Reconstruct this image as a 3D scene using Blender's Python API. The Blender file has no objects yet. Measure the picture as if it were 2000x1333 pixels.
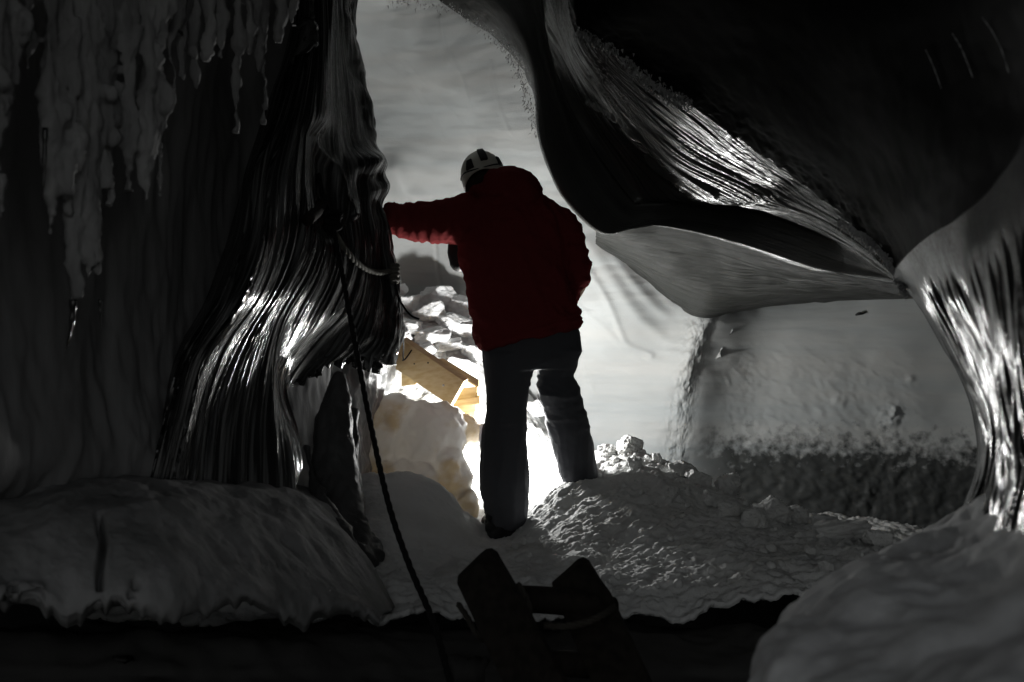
import bpy, bmesh, math, random
import numpy as np
from mathutils import Vector, Matrix

# ------------------------------------------------------------------ camera, world, light, exposure
sc = bpy.context.scene
C = sc.collection
F = 2000 * 35.0 / 36.0                       # focal length in photo pixels

cam = bpy.data.objects.new('camera', bpy.data.cameras.new('camera'))
C.objects.link(cam)
cam.location = (0, 0, 0)
cam.rotation_euler = (math.radians(90), 0, 0)
cam.data.lens = 35
cam.data.sensor_width = 36
cam.data.clip_start = 0.02
cam.data.clip_end = 200
cam.data.dof.use_dof = True
cam.data.dof.focus_distance = 4.5
cam.data.dof.aperture_fstop = 3.4
sc.camera = cam

w = bpy.data.worlds.new('World'); sc.world = w; w.use_nodes = True
nt = w.node_tree
bg = nt.nodes['Background']
sky = nt.nodes.new('ShaderNodeTexSky'); sky.sky_type = 'NISHITA'; sky.sun_disc = False
sky.sun_elevation = math.radians(12); sky.sun_rotation = math.radians(0)
hs = nt.nodes.new('ShaderNodeHueSaturation'); hs.inputs['Saturation'].default_value = 0.12
nt.links.new(sky.outputs[0], hs.inputs['Color'])
nt.links.new(hs.outputs[0], bg.inputs[0])
bg.inputs[1].default_value = 0.11

LAMP = np.array([-0.040, 5.12, -0.42])
ld = bpy.data.lights.new('lamp_light', 'POINT'); ld.energy = 72; ld.shadow_soft_size = 0.05
ld.color = (1.0, 1.0, 0.985)
lo = bpy.data.objects.new('lamp_light', ld); C.objects.link(lo); lo.location = LAMP

sc.view_settings.view_transform = 'Standard'; sc.view_settings.look = 'None'
sc.view_settings.exposure = 0; sc.view_settings.gamma = 1
sc.render.engine = 'CYCLES'
sc.cycles.use_denoising = True
sc.cycles.max_bounces = 8; sc.cycles.diffuse_bounces = 5; sc.cycles.glossy_bounces = 3
sc.cycles.transmission_bounces = 4; sc.cycles.sample_clamp_indirect = 4.0
sc.cycles.blur_glossy = 0.5

# ------------------------------------------------------------------ helpers
rng = np.random.default_rng(7)
_perm = np.random.default_rng(11).permutation(256)
_perm = np.concatenate([_perm, _perm, _perm])
_g = np.random.default_rng(5).normal(size=(256, 3)); _g /= np.linalg.norm(_g, axis=1)[:, None]

def noise(P):
    P = np.asarray(P, float); sh = P.shape[:-1]; P = P.reshape(-1, 3)
    i = np.floor(P).astype(int); f = P - i; i &= 255
    u = f * f * f * (f * (f * 6 - 15) + 10)
    r = 0
    for a in (0, 1):
        for b in (0, 1):
            for c in (0, 1):
                h = _perm[_perm[_perm[i[:, 0] + a] + i[:, 1] + b] + i[:, 2] + c]
                d = ((f - (a, b, c)) * _g[h]).sum(1)
                r = r + d * (u[:, 0] if a else 1 - u[:, 0]) * (u[:, 1] if b else 1 - u[:, 1]) * (u[:, 2] if c else 1 - u[:, 2])
    return r.reshape(sh) * 1.6

def fbm(P, s, o=4, gain=0.5, off=0.0):
    P = np.asarray(P, float) * s + off
    t = 0; a = 1.0
    for k in range(o):
        t = t + a * noise(P + 17.3 * k); P = P * 2.03; a *= gain
    return t

def ridge(P, s, o=3, off=0.0):
    P = np.asarray(P, float) * s + off
    t = 0; a = 1.0
    for k in range(o):
        t = t + a * (1 - 2 * np.abs(noise(P + 9.1 * k))); P = P * 2.1; a *= 0.5
    return t

def sstep(a, b, x):
    t = np.clip((x - a) / (b - a), 0, 1); return t * t * (3 - 2 * t)

def W(px, py, d):
    """a point d metres in front of the lens"""
    return np.stack([(np.asarray(px, float) - 1000) / F * d, np.asarray(d, float) + 0 * np.asarray(px, float),
                     (666.5 - np.asarray(py, float)) / F * d], -1)

def cr(pts, m):
    """Catmull-Rom resampling along axis 0"""
    p = np.asarray(pts, float); n = len(p)
    if n == 2:
        t = np.linspace(0, 1, m).reshape((m,) + (1,) * (p.ndim - 1))
        return p[0] * (1 - t) + p[1] * t
    p = np.concatenate([[2 * p[0] - p[1]], p, [2 * p[-1] - p[-2]]])
    t = np.linspace(0, n - 1, m); i = np.minimum(t.astype(int), n - 2)
    f = (t - i).reshape((m,) + (1,) * (p.ndim - 1))
    a, b, c, d = p[i], p[i + 1], p[i + 2], p[i + 3]
    return 0.5 * (2 * b + (c - a) * f + (2 * a - 5 * b + 4 * c - d) * f ** 2 + (3 * b - a - 3 * c + d) * f ** 3)

def tag(o, label=None, cat=None, group=None, kind=None):
    if label: o['label'] = label
    if cat: o['category'] = cat
    if group: o['group'] = group
    if kind: o['kind'] = kind
    return o

def link(name, me, mat=None, parent=None):
    o = bpy.data.objects.new(name, me); C.objects.link(o)
    if mat: me.materials.append(mat)
    if parent: o.parent = parent; o.matrix_parent_inverse = parent.matrix_world.inverted()
    return o

def empty(name, loc=(0, 0, 0)):
    o = bpy.data.objects.new(name, None); C.objects.link(o); o.location = loc
    o.empty_display_size = 0.1
    o.matrix_world = Matrix.Translation(loc)
    return o

def grid_mesh(name, P, flip=False, uv=True, wrap=False):
    nu, nv = P.shape[:2]
    me = bpy.data.meshes.new(name)
    idx = np.arange(nu * nv).reshape(nu, nv)
    a, b, c, d = idx[:-1, :-1], idx[1:, :-1], idx[1:, 1:], idx[:-1, 1:]
    q = np.stack([a, b, c, d] if not flip else [a, d, c, b], -1).reshape(-1, 4)
    me.vertices.add(nu * nv); me.vertices.foreach_set('co', P.reshape(-1).astype(np.float32))
    me.loops.add(q.size); me.loops.foreach_set('vertex_index', q.reshape(-1).astype(np.int32))
    me.polygons.add(len(q)); me.polygons.foreach_set('loop_start', np.arange(0, q.size, 4, dtype=np.int32))
    me.update(calc_edges=True)
    me.polygons.foreach_set('use_smooth', np.ones(len(q), bool))
    if uv:
        l = me.uv_layers.new(name='flow')
        U = np.stack(np.meshgrid(np.linspace(0, 1, nu), np.linspace(0, 1, nv), indexing='ij'), -1).reshape(-1, 2)
        l.data.foreach_set('uv', U[q.reshape(-1)].reshape(-1).astype(np.float32))
    me.update()
    return me

def normals(P):
    du = np.gradient(P, axis=0); dv = np.gradient(P, axis=1)
    n = np.cross(du, dv); n /= np.linalg.norm(n, axis=-1, keepdims=True) + 1e-12
    return n

def sheet(name, rows, nu, nv, mat, disp=None, thick=0.12, post=None):
    """a thick sculpted surface lofted through streamlines of (px, py, depth)"""
    K = np.stack([cr(r, nv) for r in rows])          # R, nv, 3
    K = cr(K, nu)                                    # nu, nv, 3
    P = W(K[..., 0], K[..., 1], K[..., 2])
    n = normals(P)
    flip = (n * -P).sum(-1).mean() < 0
    if flip: n = -n
    U, V = np.meshgrid(np.linspace(0, 1, nu), np.linspace(0, 1, nv), indexing='ij')
    if disp is not None:
        P = P + n * disp(P, U, V, K)[..., None]
    if post is not None: P = post(P, U, V, K)
    me = grid_mesh(name, P, flip)
    o = link(name, me, mat)
    if thick:
        m = o.modifiers.new('thickness', 'SOLIDIFY'); m.thickness = thick; m.offset = -1
    o_grid[name] = P
    return o
o_grid = {}

def depth_at(name, px, py):
    P = o_grid[name]
    X = 1000 + P[..., 0] / P[..., 1] * F; Y = 666.5 - P[..., 2] / P[..., 1] * F
    k = np.argsort(((X - px) ** 2 + (Y - py) ** 2).reshape(-1))[:4]
    return P[..., 1].reshape(-1)[k].min()

def seg_dist(X, Y, pts):
    best = np.full(X.shape, 1e9)
    for (x0, y0), (x1, y1) in zip(pts[:-1], pts[1:]):
        dx, dy = x1 - x0, y1 - y0
        t = np.clip(((X - x0) * dx + (Y - y0) * dy) / (dx * dx + dy * dy), 0, 1)
        best = np.minimum(best, np.hypot(X - x0 - t * dx, Y - y0 - t * dy))
    return best

def smooth_line(pts, m=24):
    return [tuple(p) for p in cr(np.array(pts, float), m)]

# ------------------------------------------------------------------ materials
def mat(name, base, rough=0.6, spec=0.5, bump=(), color_noise=None, sss=0.0, transl=0.0, ior=1.31, coord='Object', sheen=0.0):
    """bump: list of (scale xyz, strength, distance[, coord])"""
    m = bpy.data.materials.new(name); m.use_nodes = True
    t = m.node_tree; N = t.nodes; L = t.links
    b = N['Principled BSDF']
    b.inputs['Base Color'].default_value = (*base, 1)
    b.inputs['Roughness'].default_value = rough
    b.inputs['IOR'].default_value = ior
    b.inputs['Specular IOR Level'].default_value = spec
    if sss:
        b.inputs['Subsurface Weight'].default_value = sss
        b.inputs['Subsurface Radius'].default_value = (0.9, 0.95, 1.0)
        b.inputs['Subsurface Scale'].default_value = 0.05
    if sheen:
        b.inputs['Sheen Weight'].default_value = sheen
    tc = N.new('ShaderNodeTexCoord')
    if color_noise:
        mx = N.new('ShaderNodeMix'); mx.data_type = 'RGBA'
        scl, other, lo_, hi_ = color_noise
        mp = N.new('ShaderNodeMapping'); mp.inputs['Scale'].default_value = scl
        L.new(tc.outputs[coord], mp.inputs[0])
        nz = N.new('ShaderNodeTexNoise'); nz.inputs['Scale'].default_value = 1; nz.inputs['Detail'].default_value = 6
        L.new(mp.outputs[0], nz.inputs['Vector'])
        rp = N.new('ShaderNodeMapRange'); rp.inputs[1].default_value = lo_; rp.inputs[2].default_value = hi_
        L.new(nz.outputs['Fac'], rp.inputs[0]); L.new(rp.outputs[0], mx.inputs[0])
        mx.inputs[6].default_value = (*base, 1); mx.inputs[7].default_value = (*other, 1)
        L.new(mx.outputs[2], b.inputs['Base Color'])
    last = None
    for bb in bump:
        scl, st, dist = bb[:3]; co = bb[3] if len(bb) > 3 else coord
        mp = N.new('ShaderNodeMapping'); mp.inputs['Scale'].default_value = scl
        L.new(tc.outputs[co], mp.inputs[0])
        nz = N.new('ShaderNodeTexNoise'); nz.inputs['Scale'].default_value = 1; nz.inputs['Detail'].default_value = 5
        nz.inputs['Roughness'].default_value = 0.6
        L.new(mp.outputs[0], nz.inputs['Vector'])
        bp = N.new('ShaderNodeBump'); bp.inputs['Strength'].default_value = st; bp.inputs['Distance'].default_value = dist
        L.new(nz.outputs['Fac'], bp.inputs['Height'])
        if last: L.new(last.outputs[0], bp.inputs['Normal'])
        last = bp
    if last: L.new(last.outputs[0], b.inputs['Normal'])
    if transl:
        tr = N.new('ShaderNodeBsdfTranslucent'); tr.inputs[0].default_value = (*base, 1)
        if color_noise: L.new(mx.outputs[2], tr.inputs[0])
        ms = N.new('ShaderNodeMixShader'); ms.inputs[0].default_value = transl
        L.new(b.outputs[0], ms.inputs[1]); L.new(tr.outputs[0], ms.inputs[2])
        L.new(ms.outputs[0], N['Material Output'].inputs[0])
    return m

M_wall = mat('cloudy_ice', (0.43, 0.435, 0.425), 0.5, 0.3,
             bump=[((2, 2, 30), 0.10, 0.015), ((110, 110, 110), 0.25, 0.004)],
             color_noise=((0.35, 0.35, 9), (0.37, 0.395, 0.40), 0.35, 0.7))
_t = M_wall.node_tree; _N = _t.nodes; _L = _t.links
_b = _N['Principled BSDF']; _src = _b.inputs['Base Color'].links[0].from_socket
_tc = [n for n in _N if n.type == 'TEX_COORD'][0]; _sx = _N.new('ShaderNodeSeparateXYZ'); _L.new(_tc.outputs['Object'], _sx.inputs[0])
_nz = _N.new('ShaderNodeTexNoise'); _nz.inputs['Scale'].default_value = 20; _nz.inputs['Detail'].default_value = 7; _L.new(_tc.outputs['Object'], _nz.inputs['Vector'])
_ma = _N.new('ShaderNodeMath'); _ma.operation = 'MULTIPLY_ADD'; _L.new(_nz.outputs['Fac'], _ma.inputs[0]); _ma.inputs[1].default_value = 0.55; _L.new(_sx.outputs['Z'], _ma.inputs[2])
_m1 = _N.new('ShaderNodeMapRange'); _L.new(_ma.outputs[0], _m1.inputs[0]); _m1.inputs[1].default_value = -.27; _m1.inputs[2].default_value = -.45      # darker ice base low at right, mound's shade put into its colour
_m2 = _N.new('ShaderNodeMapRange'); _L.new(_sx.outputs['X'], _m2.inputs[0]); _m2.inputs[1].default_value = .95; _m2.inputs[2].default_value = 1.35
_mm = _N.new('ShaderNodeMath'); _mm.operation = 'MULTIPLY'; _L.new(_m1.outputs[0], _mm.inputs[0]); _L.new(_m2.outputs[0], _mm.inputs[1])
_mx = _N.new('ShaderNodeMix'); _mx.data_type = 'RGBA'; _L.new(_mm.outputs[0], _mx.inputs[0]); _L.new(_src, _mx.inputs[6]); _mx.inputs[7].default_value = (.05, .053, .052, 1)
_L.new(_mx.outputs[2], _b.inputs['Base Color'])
M_under = mat('striated_ice', (0.030, 0.031, 0.029), 0.45, 0.22,
              bump=[((90, 3, 1), 0.6, 0.02, 'UV'), ((50, 50, 50), 0.15, 0.005)])
M_clear = mat('clear_dark_ice', (0.018, 0.0185, 0.0185), 0.12, 0.9, coord='UV',
              bump=[((230, 1.8, 1), 0.5, 0.010, 'UV')],
              color_noise=((90, 3.5, 1), (0.22, 0.223, 0.22), 0.5, 0.75))
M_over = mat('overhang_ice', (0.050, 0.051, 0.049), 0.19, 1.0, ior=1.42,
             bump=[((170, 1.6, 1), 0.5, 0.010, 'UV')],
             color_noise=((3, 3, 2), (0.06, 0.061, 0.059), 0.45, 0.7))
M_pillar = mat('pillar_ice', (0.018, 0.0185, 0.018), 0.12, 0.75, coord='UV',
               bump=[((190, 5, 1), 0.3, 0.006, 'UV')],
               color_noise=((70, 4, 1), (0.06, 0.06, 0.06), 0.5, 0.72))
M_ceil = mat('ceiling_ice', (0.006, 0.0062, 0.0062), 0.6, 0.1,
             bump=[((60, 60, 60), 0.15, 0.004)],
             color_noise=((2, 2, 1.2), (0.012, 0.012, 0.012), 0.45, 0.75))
M_drape = mat('frost_drapery_ice', (0.20, 0.20, 0.199), 0.9, 0.1,
              bump=[((50, 50, 9), 0.6, 0.012), ((170, 170, 170), 0.3, 0.003)],
              color_noise=((14, 14, 3), (0.36, 0.36, 0.356), 0.4, 0.65))
M_stump = mat('stump_ice', (0.05, 0.05, 0.05), 0.5, 0.4, bump=[((40, 40, 40), 0.4, 0.01)], color_noise=((8, 8, 4), (.09, .09, .09), .4, .65))
M_butt = mat('buttress_ice', (0.26, 0.265, 0.26), 0.3, 0.6, bump=[((30, 30, 12), 0.5, 0.015), ((120, 120, 120), .3, .004)], color_noise=((12, 12, 5), (.4, .4, .4), .45, .65))
M_ledge = mat('ledge_ice', (0.17, 0.172, 0.17), 0.85, 0.15,
              bump=[((30, 30, 12), 0.3, 0.012), ((160, 160, 160), 0.3, 0.003)],
              color_noise=((7, 7, 2.5), (0.25, 0.25, 0.25), 0.4, 0.65))
M_bank = mat('bank_snow', (0.70, 0.705, 0.70), 0.9, 0.1,
              bump=[((22, 22, 22), 0.3, 0.012), ((160, 160, 160), 0.3, 0.003)],
              color_noise=((6, 6, 6), (0.5, 0.5, 0.5), 0.4, 0.65))
M_lwall = mat('left_wall_ice', (0.18, 0.18, 0.18), 0.7, 0.1,
              bump=[((12, 12, 3), 0.3, 0.02)],
              color_noise=((4, 4, 1.2), (0.28, 0.28, 0.28), 0.45, 0.7))
M_dark = mat('dark_cave_ice', (0.030, 0.031, 0.031), 0.55, 0.2,
             bump=[((60, 60, 60), 0.15, 0.004)],
             color_noise=((2, 2, 1.2), (0.05, 0.05, 0.049), 0.45, 0.75))
M_pit = mat('pit_ice', (0.055, 0.054, 0.052), 0.8, 0.1, bump=[((30, 30, 30), 0.3, 0.01)])
M_frost = mat('frosted_ice', (0.40, 0.405, 0.40), 0.85, 0.15,
              bump=[((22, 22, 8), 0.25, 0.01), ((160, 160, 160), 0.3, 0.003)],
              color_noise=((9, 9, 4), (0.2, 0.2, 0.2), 0.45, 0.7))
M_snow = mat('snow', (0.62, 0.625, 0.615), 0.85, 0.2,
             bump=[((45, 45, 45), 0.5, 0.012), ((190, 190, 190), 0.4, 0.005)],
             color_noise=((4, 4, 4), (0.52, 0.52, 0.50), 0.5, 0.75))
M_block = mat('snow_block', (0.80, 0.80, 0.80), 0.8, 0.2, bump=[((40, 40, 40), 0.4, 0.01)],
              color_noise=((6, 6, 6), (0.68, 0.69, 0.69), 0.45, 0.7))
M_tan = mat('tan_ice', (0.54, 0.53, 0.515), 0.6, 0.25, bump=[((30, 30, 30), 0.3, 0.01)],
            color_noise=((5, 5, 6), (0.43, 0.35, 0.24), 0.46, 0.62), transl=0.3)
M_wood = mat('pine_wood', (0.56, 0.45, 0.27), 0.6, 0.3, bump=[((60, 3, 60), 0.2, 0.003)],
             color_noise=((6, 60, 60), (0.48, 0.36, 0.19), 0.4, 0.65))
M_oldwood = mat('dark_timber', (0.022, 0.019, 0.016), 0.8, 0.2, bump=[((80, 80, 8), 0.4, 0.006)],
                color_noise=((40, 40, 5), (0.012, 0.011, 0.009), 0.4, 0.65))
M_rope_dark = mat('black_rope', (0.012, 0.012, 0.012), 0.8, 0.2)
M_rope = mat('grey_rope', (0.12, 0.115, 0.10), 0.85, 0.2, bump=[((300, 300, 300), 0.4, 0.002)])
M_lash = mat('lashing_rope', (0.045, 0.042, 0.036), 0.9, 0.1, bump=[((300, 300, 300), 0.4, 0.002)])
M_jacket = mat('red_jacket_fabric', (0.155, 0.024, 0.025), 0.9, 0.05, bump=[((10, 10, 14), 0.35, 0.02), ((220, 220, 220), 0.25, 0.002)])
M_trous = mat('grey_trouser_fabric', (0.070, 0.072, 0.080), 0.8, 0.25, bump=[((10, 10, 14), 0.25, 0.015), ((240, 240, 240), 0.25, 0.002)])
M_boot = mat('boot_leather', (0.015, 0.015, 0.016), 0.45, 0.5, bump=[((60, 60, 60), 0.3, 0.004)])
M_helmet = mat('helmet_shell', (0.62, 0.61, 0.54), 0.35, 0.5, bump=[((200, 200, 200), 0.03, 0.001)], ior=1.45)
M_black = mat('black_plastic', (0.012, 0.012, 0.013), 0.5, 0.4, bump=[((90, 90, 90), 0.2, 0.002)], ior=1.45)
M_skin = mat('skin', (0.45, 0.27, 0.20), 0.55, 0.4, bump=[((120, 120, 120), 0.2, 0.002)])
M_hair = mat('hair', (0.03, 0.022, 0.018), 0.7, 0.3, bump=[((120, 120, 14), 0.6, 0.006)])
M_metal = mat('steel', (0.4, 0.4, 0.4), 0.35, 0.5, bump=[((90, 90, 90), 0.1, 0.001)])
M_metal.node_tree.nodes['Principled BSDF'].inputs['Metallic'].default_value = 1

# ------------------------------------------------------------------ the cave
# closed outer shell, open only behind the photographer
def make_shell():
    nu, nv = 120, 80
    th, ph = np.meshgrid(np.linspace(0, 2 * np.pi, nu), np.linspace(0.0, np.pi * 0.80, nv), indexing='ij')
    P = np.stack([4.3 * np.cos(th) * np.sin(ph), 3.6 + 4.6 * np.cos(ph), 3.0 * np.sin(th) * np.sin(ph)], -1)
    r = 1 + 0.06 * fbm(P, 0.7, 3)
    c = np.array([0, 3.6, 0]); P = c + (P - c) * r[..., None]
    n = normals(P); flip = (n * (c - P)).sum(-1).mean() < 0
    o = link('cave_shell', grid_mesh('cave_shell', P, flip), M_dark)
    m = o.modifiers.new('thickness', 'SOLIDIFY'); m.thickness = 0.3; m.offset = -1
    tag(o, kind='structure')
make_shell()

# back wall -----------------------------------------------------------------
RX = {-280: 1375, -80: 1375, 60: 1375, 200: 1375, 330: 1375, 450: 1375, 540: 1375, 620: 1371, 700: 1345, 800: 1326, 900: 1313, 1000: 1306, 1120: 1300}
def back_rows():
    D = {  #      540  700  820  940  1060 1180 R-62 R    R+36 R+130 1640 1780 1930 2120
        -280: [4.2, 4.3, 4.3, 4.2, 4.2, 4.2, 4.3, 4.3, 4.3, 4.3, 4.2, 4.2, 4.0, 3.8],
        -80:  [5.3, 5.5, 5.5, 5.4, 5.3, 5.3, 5.3, 5.3, 5.3, 5.3, 5.2, 5.0, 4.8, 4.5],
        60:   [5.65, 5.85, 5.85, 5.68, 5.5, 5.5, 5.5, 5.5, 5.5, 5.5, 5.4, 5.3, 5.0, 4.6],
        200:  [5.8, 5.98, 6.03, 5.93, 5.75, 5.75, 5.7, 5.7, 5.7, 5.7, 5.7, 5.6, 5.3, 4.8],
        330:  [5.9, 6.02, 6.08, 6.06, 5.95, 5.9, 5.9, 5.9, 5.9, 5.9, 5.9, 5.7, 5.3, 4.8],
        450:  [6.1, 6.2, 6.28, 6.22, 6.10, 5.98, 5.95, 5.9, 5.95, 6.0, 6.0, 5.9, 5.7, 5.0],
        540:  [6.2, 6.32, 6.38, 6.30, 6.15, 6.02, 5.96, 5.90, 5.92, 6.02, 6.0, 5.88, 5.7, 5.2],
        620:  [6.2, 6.36, 6.42, 6.32, 6.15, 6.05, 5.95, 5.80, 5.84, 5.98, 5.95, 5.88, 5.75, 5.3],
        700:  [6.2, 6.36, 6.42, 6.32, 6.17, 6.10, 5.97, 5.83, 5.90, 6.05, 5.99, 5.91, 5.78, 5.3],
        800:  [6.2, 6.36, 6.42, 6.32, 6.20, 6.14, 6.05, 5.97, 6.00, 6.12, 6.04, 5.95, 5.8, 5.3],
        900:  [6.2, 6.36, 6.42, 6.32, 6.20, 6.15, 6.09, 6.06, 6.08, 6.15, 6.06, 5.96, 5.8, 5.3],
        1000: [6.2, 6.36, 6.42, 6.32, 6.20, 6.15, 6.11, 6.05, 6.10, 6.15, 6.06, 5.96, 5.8, 5.3],
        1120: [6.2, 6.36, 6.42, 6.32, 6.20, 6.15, 6.13, 6.09, 6.13, 6.15, 6.06, 5.96, 5.8, 5.3]}
    rows = []
    for y, d in D.items():
        R = RX[y]
        xs = [540, 700, 820, 940, 1060, 1180, R - 62, R, R + 36, R + 130, 1640, 1780, 1930, 2120]
        rows.append([(x, y, dd) for x, dd in zip(xs, d)])
    return rows

pleats = [([(1160, 470), (1200, 540), (1245, 610), (1300, 660), (1350, 690)], 12, 0.035),
          ([(1200, 500), (1245, 560), (1290, 605), (1345, 640)], 10, 0.035),
          ([(1165, 530), (1195, 590), (1215, 640), (1232, 672), (1275, 694)], 6, 0.03),
          ([(1140, 600), (1180, 630), (1240, 690), (1300, 712)], 7, 0.02),
          ([(1240, 500), (1290, 560), (1330, 610), (1365, 624)], 9, 0.03),
          ([(1130, 690), (1150, 740), (1160, 770)], 4, 0.008),
          ([(1180, 690), (1260, 750), (1325, 790)], 14, 0.02)]
cracks = [([(725, 80), (800, 160), (860, 260)], 2.0, .006), ([(760, 70), (880, 190), (930, 260)], 2.0, .006),
          ([(800, 130), (850, 210), (870, 275)], 1.8, .006), ([(905, 90), (930, 140), (945, 200)], 2.5, .010),
          ([(980, 110), (1000, 180), (1022, 245)], 2.5, .010), ([(880, 30), (898, 90), (905, 110)], 3, 0.014),
          ([(850, 480), (862, 560), (900, 600)], 3, -.02)]
def back_disp(P, U, V, K):
    X, Y = K[..., 0], K[..., 1]
    d = 0.020 * fbm(P, 1.6, 3) + 0.004 * fbm(P * (1, 1, 5), 3, 3)
    # broad diagonal swelling that catches the light
    d += 0.17 * np.exp(-(seg_dist(X, Y, [(690, -60), (860, 120), (1000, 225), (1090, 330), (1190, 560)]) / 115) ** 2)
    d += 0.05 * np.exp(-(seg_dist(X, Y, [(770, 330), (790, 370), (850, 425), (905, 440)]) / 25) ** 2)
    for pts, wd, a in pleats + cracks:
        d += .36 * a * np.exp(-(seg_dist(X, Y, smooth_line(pts)) / wd) ** 2) * (sstep(1335, 1270, X) if a > .015 else 1)
    d += .012 * fbm(P, 16, 4, .6) * np.exp(-(seg_dist(X, Y, [(1371, 620), (1345, 700), (1326, 800), (1315, 900)]) / 22) ** 2)
    # frost on the hollow right of the arete
    m = sstep(1380, 1480, X) * sstep(1900, 1600, X) * sstep(640, 760, Y)
    Q = P @ np.array([[.8, 0, .6], [0, 1, 0], [-.6, 0, .8]])
    d += m * (0.0035 * fbm(Q * (1, 1, 2.0), 22, 4, .65) + 0.008 * np.clip(fbm(Q * (1, 1, 2.2), 11, 2, off=3), 0, 1))
    m2 = sstep(840, 930, Y) * sstep(1380, 1460, X)
    d += m2 * 0.016 * fbm(P, 14, 4, off=5)
    for (cx, cy, r, a) in [(1735, 815, 22, .03), (1750, 800, 10, .03), (1778, 742, 8, .015), (1640, 780, 12, .02), (1690, 900, 14, .02), (1700, 960, 16, .02)]:
        d += a * np.exp(-(np.hypot(X - cx, Y - cy) / r) ** 2) * (0.6 + 0.8 * fbm(P, 30, 2))
    return d
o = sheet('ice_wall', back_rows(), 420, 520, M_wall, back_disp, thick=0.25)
tag(o, kind='structure')

# underside of the right overhang ------------------------------------------
lip = [(1163, 447, 4.66), (1215, 442, 4.61), (1290, 431, 4.55), (1380, 447, 4.45), (1470, 477, 4.28), (1570, 511, 4.02), (1680, 539, 3.66), (1775, 558, 3.3)]
mid = [(1166, 462, 5.3), (1232, 495, 5.15), (1305, 525, 5.05), (1385, 545, 4.95), (1470, 555, 4.8), (1570, 560, 4.5), (1680, 565, 4.1), (1785, 572, 3.5)]
mid2 = [(1166, 470, 5.65), (1238, 515, 5.55), (1308, 562, 5.45), (1380, 592, 5.3), (1462, 586, 5.25), (1560, 578, 5.1), (1675, 574, 4.9), (1790, 577, 4.6)]
bot = [(1165, 478, 6.3), (1242, 540, 6.25), (1312, 600, 6.2), (1371, 627, 6.0), (1450, 606, 6.1), (1555, 592, 6.1), (1670, 582, 6.0), (1800, 580, 5.9)]
def under_disp(P, U, V, K):
    Q = np.stack([U * 26, V * 2.0, 0 * U], -1)
    return (0.010 * noise(Q) + 0.008 * ridge(Q, 1.7, 2) + 0.01 * fbm(P, 4, 2)) * sstep(0, .1, U)
o = sheet('ice_lip', [lip, mid, mid2, bot], 160, 420, M_under, under_disp, 0.008)
tag(o, 'grey striated underside of ice hanging between the dark overhang and the pale back wall', 'ice ledge')

# right overhang: dark face, ridge, silvery striated band -------------------
Lm = [(740, -90, 5.0), (870, 8, 5.02), (948, 58, 5.05), (1000, 108, 5.1), (1045, 180, 5.15), (1085, 270, 5.2), (1120, 360, 5.15), (1180, 430, 5.0), (1240, 430, 4.93), (1300, 425, 4.85), (1450, 465, 4.6), (1600, 510, 4.2), (1775, 555, 3.4)]
L0 = [(820, -140, 4.9), (930, -20, 4.88), (1000, 50, 4.86), (1032, 120, 4.84), (1047, 195, 4.80), (1058, 285, 4.73), (1092, 377, 4.63), (1166, 454, 4.52), (1222, 450, 4.47), (1290, 443, 4.42), (1440, 478, 4.2), (1600, 530, 3.8), (1750, 550, 3.12)]
L1 = [(960, -140, 4.82), (1010, -40, 4.82), (1045, 40, 4.81), (1062, 115, 4.79), (1085, 190, 4.76), (1120, 285, 4.70), (1166, 368, 4.61), (1225, 430, 4.52), (1285, 427, 4.47), (1350, 428, 4.40), (1480, 455, 4.18), (1620, 500, 3.80), (1753, 546, 3.1)]
L2 = [(1030, -140, 4.72), (1055, -40, 4.72), (1070, 40, 4.72), (1088, 110, 4.72), (1118, 190, 4.71), (1165, 275, 4.68), (1205, 335, 4.62), (1240, 388, 4.57), (1285, 396, 4.52), (1335, 394, 4.46), (1470, 412, 4.25), (1620, 465, 3.84), (1756, 542, 3.08)]
L3 = [(1090, -140, 3.95), (1100, -40, 4.02), (1110, 40, 4.08), (1135, 110, 4.13), (1200, 200, 4.20), (1270, 280, 4.24), (1330, 340, 4.24), (1400, 385, 4.18), (1440, 396, 4.12), (1480, 402, 4.05), (1580, 430, 3.76), (1680, 485, 3.34), (1763, 546, 2.92)]
L4 = [(1120, -140, 3.66), (1125, -40, 3.74), (1140, 40, 3.81), (1175, 110, 3.88), (1250, 185, 3.97), (1330, 255, 4.03), (1410, 315, 4.02), (1490, 358, 3.93), (1526, 377, 3.84), (1562, 396, 3.71), (1640, 440, 3.42), (1710, 495, 3.12), (1760, 541, 2.86)]
L5 = [(1150, -140, 3.42), (1155, -40, 3.5), (1175, 40, 3.58), (1225, 110, 3.67), (1290, 165, 3.76), (1370, 228, 3.82), (1450, 292, 3.80), (1530, 345, 3.69), (1566, 370, 3.58), (1602, 397, 3.45), (1670, 440, 3.2), (1725, 488, 2.99), (1758, 535, 2.83)]
L6 = [(1200, -140, 3.2), (1210, -40, 3.28), (1235, 40, 3.36), (1290, 100, 3.45), (1350, 140, 3.54), (1430, 195, 3.58), (1510, 250, 3.54), (1590, 310, 3.38), (1626, 340, 3.28), (1662, 371, 3.16), (1720, 420, 2.97), (1770, 470, 2.82), (1800, 520, 2.72)]
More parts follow.
